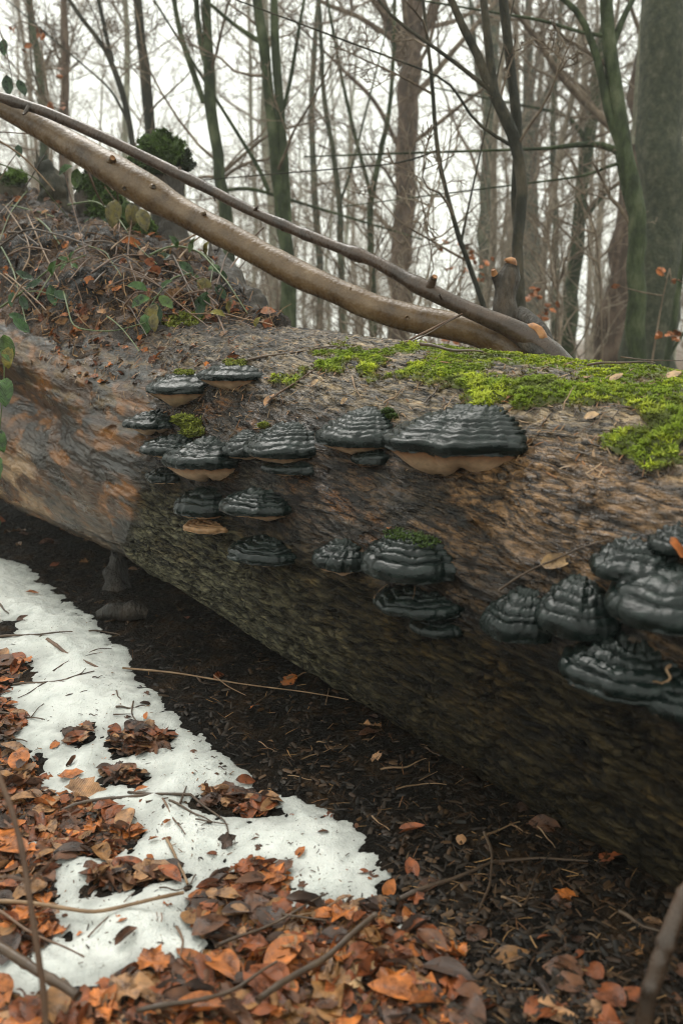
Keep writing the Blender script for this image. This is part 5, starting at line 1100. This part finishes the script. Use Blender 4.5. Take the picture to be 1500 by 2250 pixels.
tree('green tinged trunk leaning away beside the broad hazy beech', 12., [(1246, 790, 34), (1255, 660, 32), (1265, 540, 30), (1280, 400, 28), (1296, 280, 27), (1312, 180, 24), (1330, 60, 20), (1340, -40, 16)], M_TGREEN, [[(1290, 320, 12), (1270, 280, 10), (1240, 250, 8), (1190, 240, 6)], [(1270, 500, 9), (1330, 420, 7), (1400, 380, 6)]], (2, 9, 18, (1.2, 2.6)), seed=9, top=4)
tree('mossy green double trunk in the left middle', 8., [(636, 790, 40), (632, 660, 36), (628, 520, 32), (610, 400, 26), (600, 300, 25), (588, 180, 24), (578, 100, 23), (565, 0, 21), (555, -80, 18)], M_TGREEN,
     [[(628, 500, 26), (626, 400, 22), (620, 300, 20), (612, 200, 19), (604, 100, 18), (602, 0, 16), (600, -60, 14)], [(618, 260, 9), (640, 170, 8), (652, 90, 7), (668, 0, 6)], [(568, 90, 10), (520, 60, 8), (475, 20, 7), (440, -10, 6)]], (2., 7, 16, (.9, 2)), seed=10, top=3)
tree('green trunk with a long dark fork left of the double one', 8.4, [(510, 700, 30), (500, 520, 30), (488, 420, 27), (475, 300, 25), (462, 230, 26), (452, 150, 24), (455, 70, 21), (455, 0, 19), (455, -80, 16)], M_TGREEN,
     [[(448, 225, 12), (425, 160, 12), (400, 90, 11), (385, 20, 10), (378, -40, 9)], [(450, 130, 13), (438, 80, 12), (432, 20, 11), (430, -40, 10)], [(490, 420, 8), (540, 410, 8), (590, 425, 7)], [(590, 420, 10), (570, 370, 9), (545, 330, 8)]], (2., 7, 14, (.9, 2)), seed=11, top=3)
tree('straight dark trunk rising behind the mossy stump', 9.5, [(340, 420, 24), (332, 300, 24), (322, 200, 23), (314, 100, 21), (303, 0, 20), (295, -100, 17)], M_TDARK, None or (), (2.6, 8, 10, (.9, 2)), seed=12, top=3)
tree('thin dark forked tree left of the straight dark trunk', 9., [(300, 420, 13), (292, 300, 13), (275, 210, 14), (250, 140, 12), (225, 90, 11), (185, 50, 10), (150, 0, 9), (125, -40, 8)], M_TDARK, [[(248, 135, 9), (236, 90, 9), (226, 40, 8), (212, -20, 7)], [(290, 290, 6), (250, 200, 5), (215, 170, 4)]], (2.4, 6, 12, (.8, 1.8)), seed=13, top=2)
tree('reddish brown trunk above the slanting stems near the picture edge', 11., [(140, 420, 22), (138, 240, 20), (146, 140, 16), (145, 60, 13), (142, 0, 12), (140, -60, 10)], M_TBROWN, (), (2.6, 7, 16, (1, 2.2)), seed=14, top=3)
tree('yellow green slanted trunk near the upper picture corner', 12., [(100, 420, 18), (94, 200, 17), (85, 130, 16), (72, 70, 15), (62, 0, 14), (55, -60, 12)], M_TGREEN, (), (2.6, 8, 20, (1, 2.4)), seed=15, top=3)
tree('thin grey stem with side twigs between the double trunk and the stout beech', 10., [(752, 760, 14), (748, 520, 14), (742, 400, 12), (722, 280, 11), (706, 180, 10), (706, 80, 9), (700, 0, 8)], M_TGREY, [[(745, 450, 7), (770, 380, 6), (790, 300, 5)]], (1.6, 6, 22, (.8, 2)), seed=16, top=2)
tree('greenish stem standing before the stout beech', 10.5, [(818, 790, 16), (820, 650, 16), (812, 540, 15), (815, 430, 14), (838, 320, 12), (858, 240, 10), (862, 150, 9)], M_TGREEN, [[(815, 430, 9), (780, 300, 8), (752, 180, 7), (730, 60, 6)]], (1.6, 6, 22, (.9, 2)), seed=17, top=2)
tree('slim grey trunk in the gap left of the stout beech', 16., [(700, 770, 16), (704, 600, 16), (690, 400, 15), (684, 250, 14), (690, 100, 12), (700, 0, 11)], M_TGREY, (), (2, 11, 26, (1.2, 3)), seed=18, top=4)
tree('bent grey trunk behind the crooked sapling', 15., [(1220, 770, 16), (1216, 640, 16), (1222, 480, 15), (1210, 340, 14), (1216, 200, 12), (1228, 60, 10)], M_TGREY, (), (2, 11, 24, (1.2, 3)), seed=19, top=4)
tree('thin stem leaning at the near edge behind the massive beech', 7., [(1462, 800, 16), (1475, 740, 15), (1488, 640, 13), (1505, 540, 12)], M_TGREEN, [[(1465, 790, 8), (1480, 760, 7), (1510, 720, 6)]], None, seed=20, top=2)
# the wood behind: library trees copied one by one
LIB = []
for k in range(9):
    r = np.random.RandomState(500+k); H_ = r.uniform(13, 19); n = 14; zz = np.linspace(0, H_, n); P = np.stack([np.cumsum(r.normal(size=n)*.10)*1.2, np.cumsum(r.normal(size=n)*.10)*1.2, zz], 1); P[:, :2] -= P[0, :2]
    rad = .085*(1-zz/H_)**.8*r.uniform(.6, 1.4)+.010; V, fs = tubes(resample(P, 26), np.interp(np.linspace(0, 1, 26), np.linspace(0, 1, n), rad), 8, .1, 3.)
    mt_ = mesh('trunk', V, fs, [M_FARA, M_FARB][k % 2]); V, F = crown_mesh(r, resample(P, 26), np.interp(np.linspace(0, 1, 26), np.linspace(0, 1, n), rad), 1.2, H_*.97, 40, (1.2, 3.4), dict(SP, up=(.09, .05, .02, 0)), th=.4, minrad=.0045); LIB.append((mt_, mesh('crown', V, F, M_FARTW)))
def copy_tree(k, x, y, s, rz, label, group, first={}):
    T = thing('bare_tree', label, 'tree', (x, y, gz(x, y)-.05), group); T.rotation_euler = (0, 0, rz); T.scale = (s, s, s)
    for nm, m in zip(('trunk', 'crown'), LIB[k]): link(nm, m, T)
r = np.random.RandomState(77); cnt = 0
spots = []
def where(x, y):
    px = proj(np.array([x, y, 2.]))[0]
    for lim, s in ((190, 'above the earth bank'), (380, 'behind the mossy stump'), (560, 'between mossy stump and green double trunk'), (800, 'right behind the green double trunk'), (1000, 'around the stout forked beech'), (1130, 'beside the bright gap'), (1290, 'around the broad hazy beech')):
        if px < lim: return s
    return 'behind the massive edge trunk'
while len(spots) < 122:
    y = 16+112*r.rand()**.9; x = r.uniform(-.45, .45)*y
    if any((x-a)**2+(y-b)**2 < (.025*y)**2 for a, b in spots): continue
    px = proj(np.array([x, y, 2.]))[0]
    if y < 90 and (abs(px-975) < 75 or abs(px-390) < 50): continue
    if y < 60 and 560 < px < 1300 and r.rand() < .45: continue
    spots.append((x, y))
for i, (x, y) in enumerate(spots):
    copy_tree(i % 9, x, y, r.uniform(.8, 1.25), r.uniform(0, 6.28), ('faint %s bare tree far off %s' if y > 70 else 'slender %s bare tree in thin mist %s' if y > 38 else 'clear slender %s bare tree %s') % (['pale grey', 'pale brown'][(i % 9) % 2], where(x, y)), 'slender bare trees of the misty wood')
for i in range(14):
    y = r.uniform(10, 26); x = r.uniform(-.42, .42)*y; px = proj(np.array([x, y, 2.]))[0]
    if abs(px-975) < 40: continue
    copy_tree(i % 9, x, y, r.uniform(.42, .62), r.uniform(0, 6.28), 'slim young %s bare tree, densely twigged, %s' % (['pale grey', 'pale brown'][(i % 9) % 2], where(x, y)), 'slim young bare trees between the nearer trunks')
# undergrowth of thin rods
RODS = []
for k in range(6):
    rr_ = np.random.RandomState(900+k); acc = []; Vs = []; Fs = []; ofs = 0; ang = rr_.uniform(0, 6.28)
    for s in range(2+k % 3):
        H_ = rr_.uniform(1.6, 3.4); n = 8; zz = np.linspace(0, H_, n); P = np.stack([np.cumsum(rr_.normal(size=n)*.06)+zz*rr_.normal()*.15, np.cumsum(rr_.normal(size=n)*.06)+zz*rr_.normal()*.15, zz], 1); rad = np.linspace(.011, .004, n)
        V, fs = tubes(P, rad, 5, cap=False); Vs.append(V); Fs.append(fs[0]+ofs); ofs += len(V)
        V, F = crown_mesh(rr_, P, rad, .5, H_*.95, 9, (.5, 1.2), dict(seg=(5, 3, 2), kids=(4, 3), wig=(.15, .2, .2), up=(.08, .05, 0), tip=.4, min=.003), th=.7, minrad=.0024); Vs.append(V); Fs.append(F+ofs); ofs += len(V)
    RODS.append(mesh('sapling_stems', np.concatenate(Vs), np.concatenate(Fs), M_FARTW if k % 2 else M_TWIGS))
r = np.random.RandomState(31)
for i in range(52):
    y = 6+22*r.rand()**1.1; x = r.uniform(-.46, .46)*y
    if x < -.12*y and y < 6.5: y += 3
    o = link('leafless_shrub', RODS[i % 6]); o.location = (x, y, gz(x, y)-.03); o.rotation_euler = (0, 0, r.uniform(0, 6.28)); s = r.uniform(.7, 1.2); o.scale = (s, s, s)
    tag(o, ('%s leafless shrub of %s rods %s' % ('low' if s < .95 else 'tall', ['reddish', 'pale'][(i % 6) % 2], where(x, y))), 'shrub', 'leafless shrubs between the trees')
# young beeches still holding orange leaves
def leafy(label, rows, spots, Y, nl, seed):
    rr_ = np.random.RandomState(seed); P = np.array([at(x, y, Y) for x, y in rows]); foot = P[0].copy(); foot[2] = gz(foot[0], Y); P = np.concatenate([[foot], P]); T = thing('young_beech', label, 'young tree', foot)
    V, fs = tubes(resample(P, 20)-foot, np.linspace(.012, .004, 20), 6); link('trunk', mesh('trunk', V, fs, M_TWIGS), T); parts = []; tw = []; us = []; cs = []
    for (x, y, sx_, sy_, m) in spots:
        for _ in range(m):
            p = at(x+rr_.normal()*sx_*.6, y+rr_.normal()*sy_*.6, Y+rr_.normal()*.15); k = rr_.randint(5); Pm, F, U = SHAPES[k]; mm_ = frame(rr_.normal(size=3)+np.array([0, 0, .6]), rr_.uniform(0, 6.28), .3, rr_); V = p+(Pm*rr_.uniform(.05, .075))@mm_.T-foot; parts.append((V, F)); us.append(U); cs.append(np.tile(np.array([.46, .15, .035])*rr_.uniform(.7, 1.3), (len(V), 1)))
        c = at(x, y, Y); q = P[np.argmin(np.linalg.norm(P-c, axis=1))]; tw.append(np.stack([q, (q+c)/2+rr_.normal(size=3)*.04, c]))
    V, fs = tubes(np.array(tw)-foot, np.tile([.006, .005, .003], (len(tw), 1)), 4, cap=False); link('crown', mesh('crown', V, fs, M_TWIGS), T); V, F = join(parts); o = link('foliage', mesh('foliage', V, F, M_LEAF, np.concatenate(cs), np.concatenate(us)), T); o['kind'] = 'stuff'
leafy('young beech with scattered orange leaves in the bright gap', [(1010, 760), (1008, 650), (1020, 540)], [(990, 540, 20, 12, 4), (1030, 560, 16, 12, 6), (1060, 585, 16, 14, 7), (1020, 600, 16, 10, 4), (1060, 610, 12, 8, 4), (985, 590, 14, 8, 3)], 7., 0, 1)
leafy('young beech with orange leaves beside the forked dark stump', [(1190, 780), (1185, 700), (1200, 620)], [(1180, 645, 18, 10, 6), (1190, 690, 20, 10, 7), (1165, 655, 10, 8, 3), (1210, 680, 10, 8, 4)], 6.5, 0, 2)
leafy('low young beech with orange leaves under the slanting stems', [(1050, 800), (1055, 775), (1065, 762)], [(1050, 775, 26, 8, 14), (1075, 780, 16, 6, 7), (1000, 745, 20, 10, 6), (945, 735, 20, 10, 5)], 6.5, 0, 3)
leafy('young beech with orange leaves by the massive trunk', [(1430, 800), (1440, 740), (1455, 650), (1470, 590)], [(1445, 735, 14, 8, 5), (1485, 738, 14, 10, 7), (1355, 628, 4, 4, 1), (1455, 597, 6, 6, 2), (1478, 618, 6, 5, 2)], 6., 0, 4)
leafy('leafy young tree with a few rusty leaves at the upper picture edge', [(110, 420), (118, 300), (100, 150), (85, 60)], [(130, 240, 24, 20, 7), (80, 85, 24, 16, 5), (140, 160, 16, 12, 3), (25, 60, 10, 10, 3)], 7., 0, 5)
hm = bpy.data.materials.new('haze'); hm.use_nodes = True; hn = hm.node_tree; hn.nodes.clear()
hv = hn.nodes.new('ShaderNodeVolumePrincipled'); ho = hn.nodes.new('ShaderNodeOutputMaterial'); hn.links.new(hv.outputs[0], ho.inputs['Volume'])
hv.inputs['Color'].default_value = (.98, .99, .97, 1); hv.inputs['Density'].default_value = .0034; hv.inputs['Anisotropy'].default_value = .2
lo, hi = np.array([-66., -5, -2.4]), np.array([66., 140, 28])
V = np.array([[lo[0] if not i & 1 else hi[0], lo[1] if not i & 2 else hi[1], lo[2] if not i & 4 else hi[2]] for i in range(8)]); F = np.array([[0, 2, 3, 1], [4, 5, 7, 6], [0, 1, 5, 4], [2, 6, 7, 3], [0, 4, 6, 2], [1, 3, 7, 5]])
link('haze', mesh('haze', V, F, hm, smooth=False), kind='stuff')
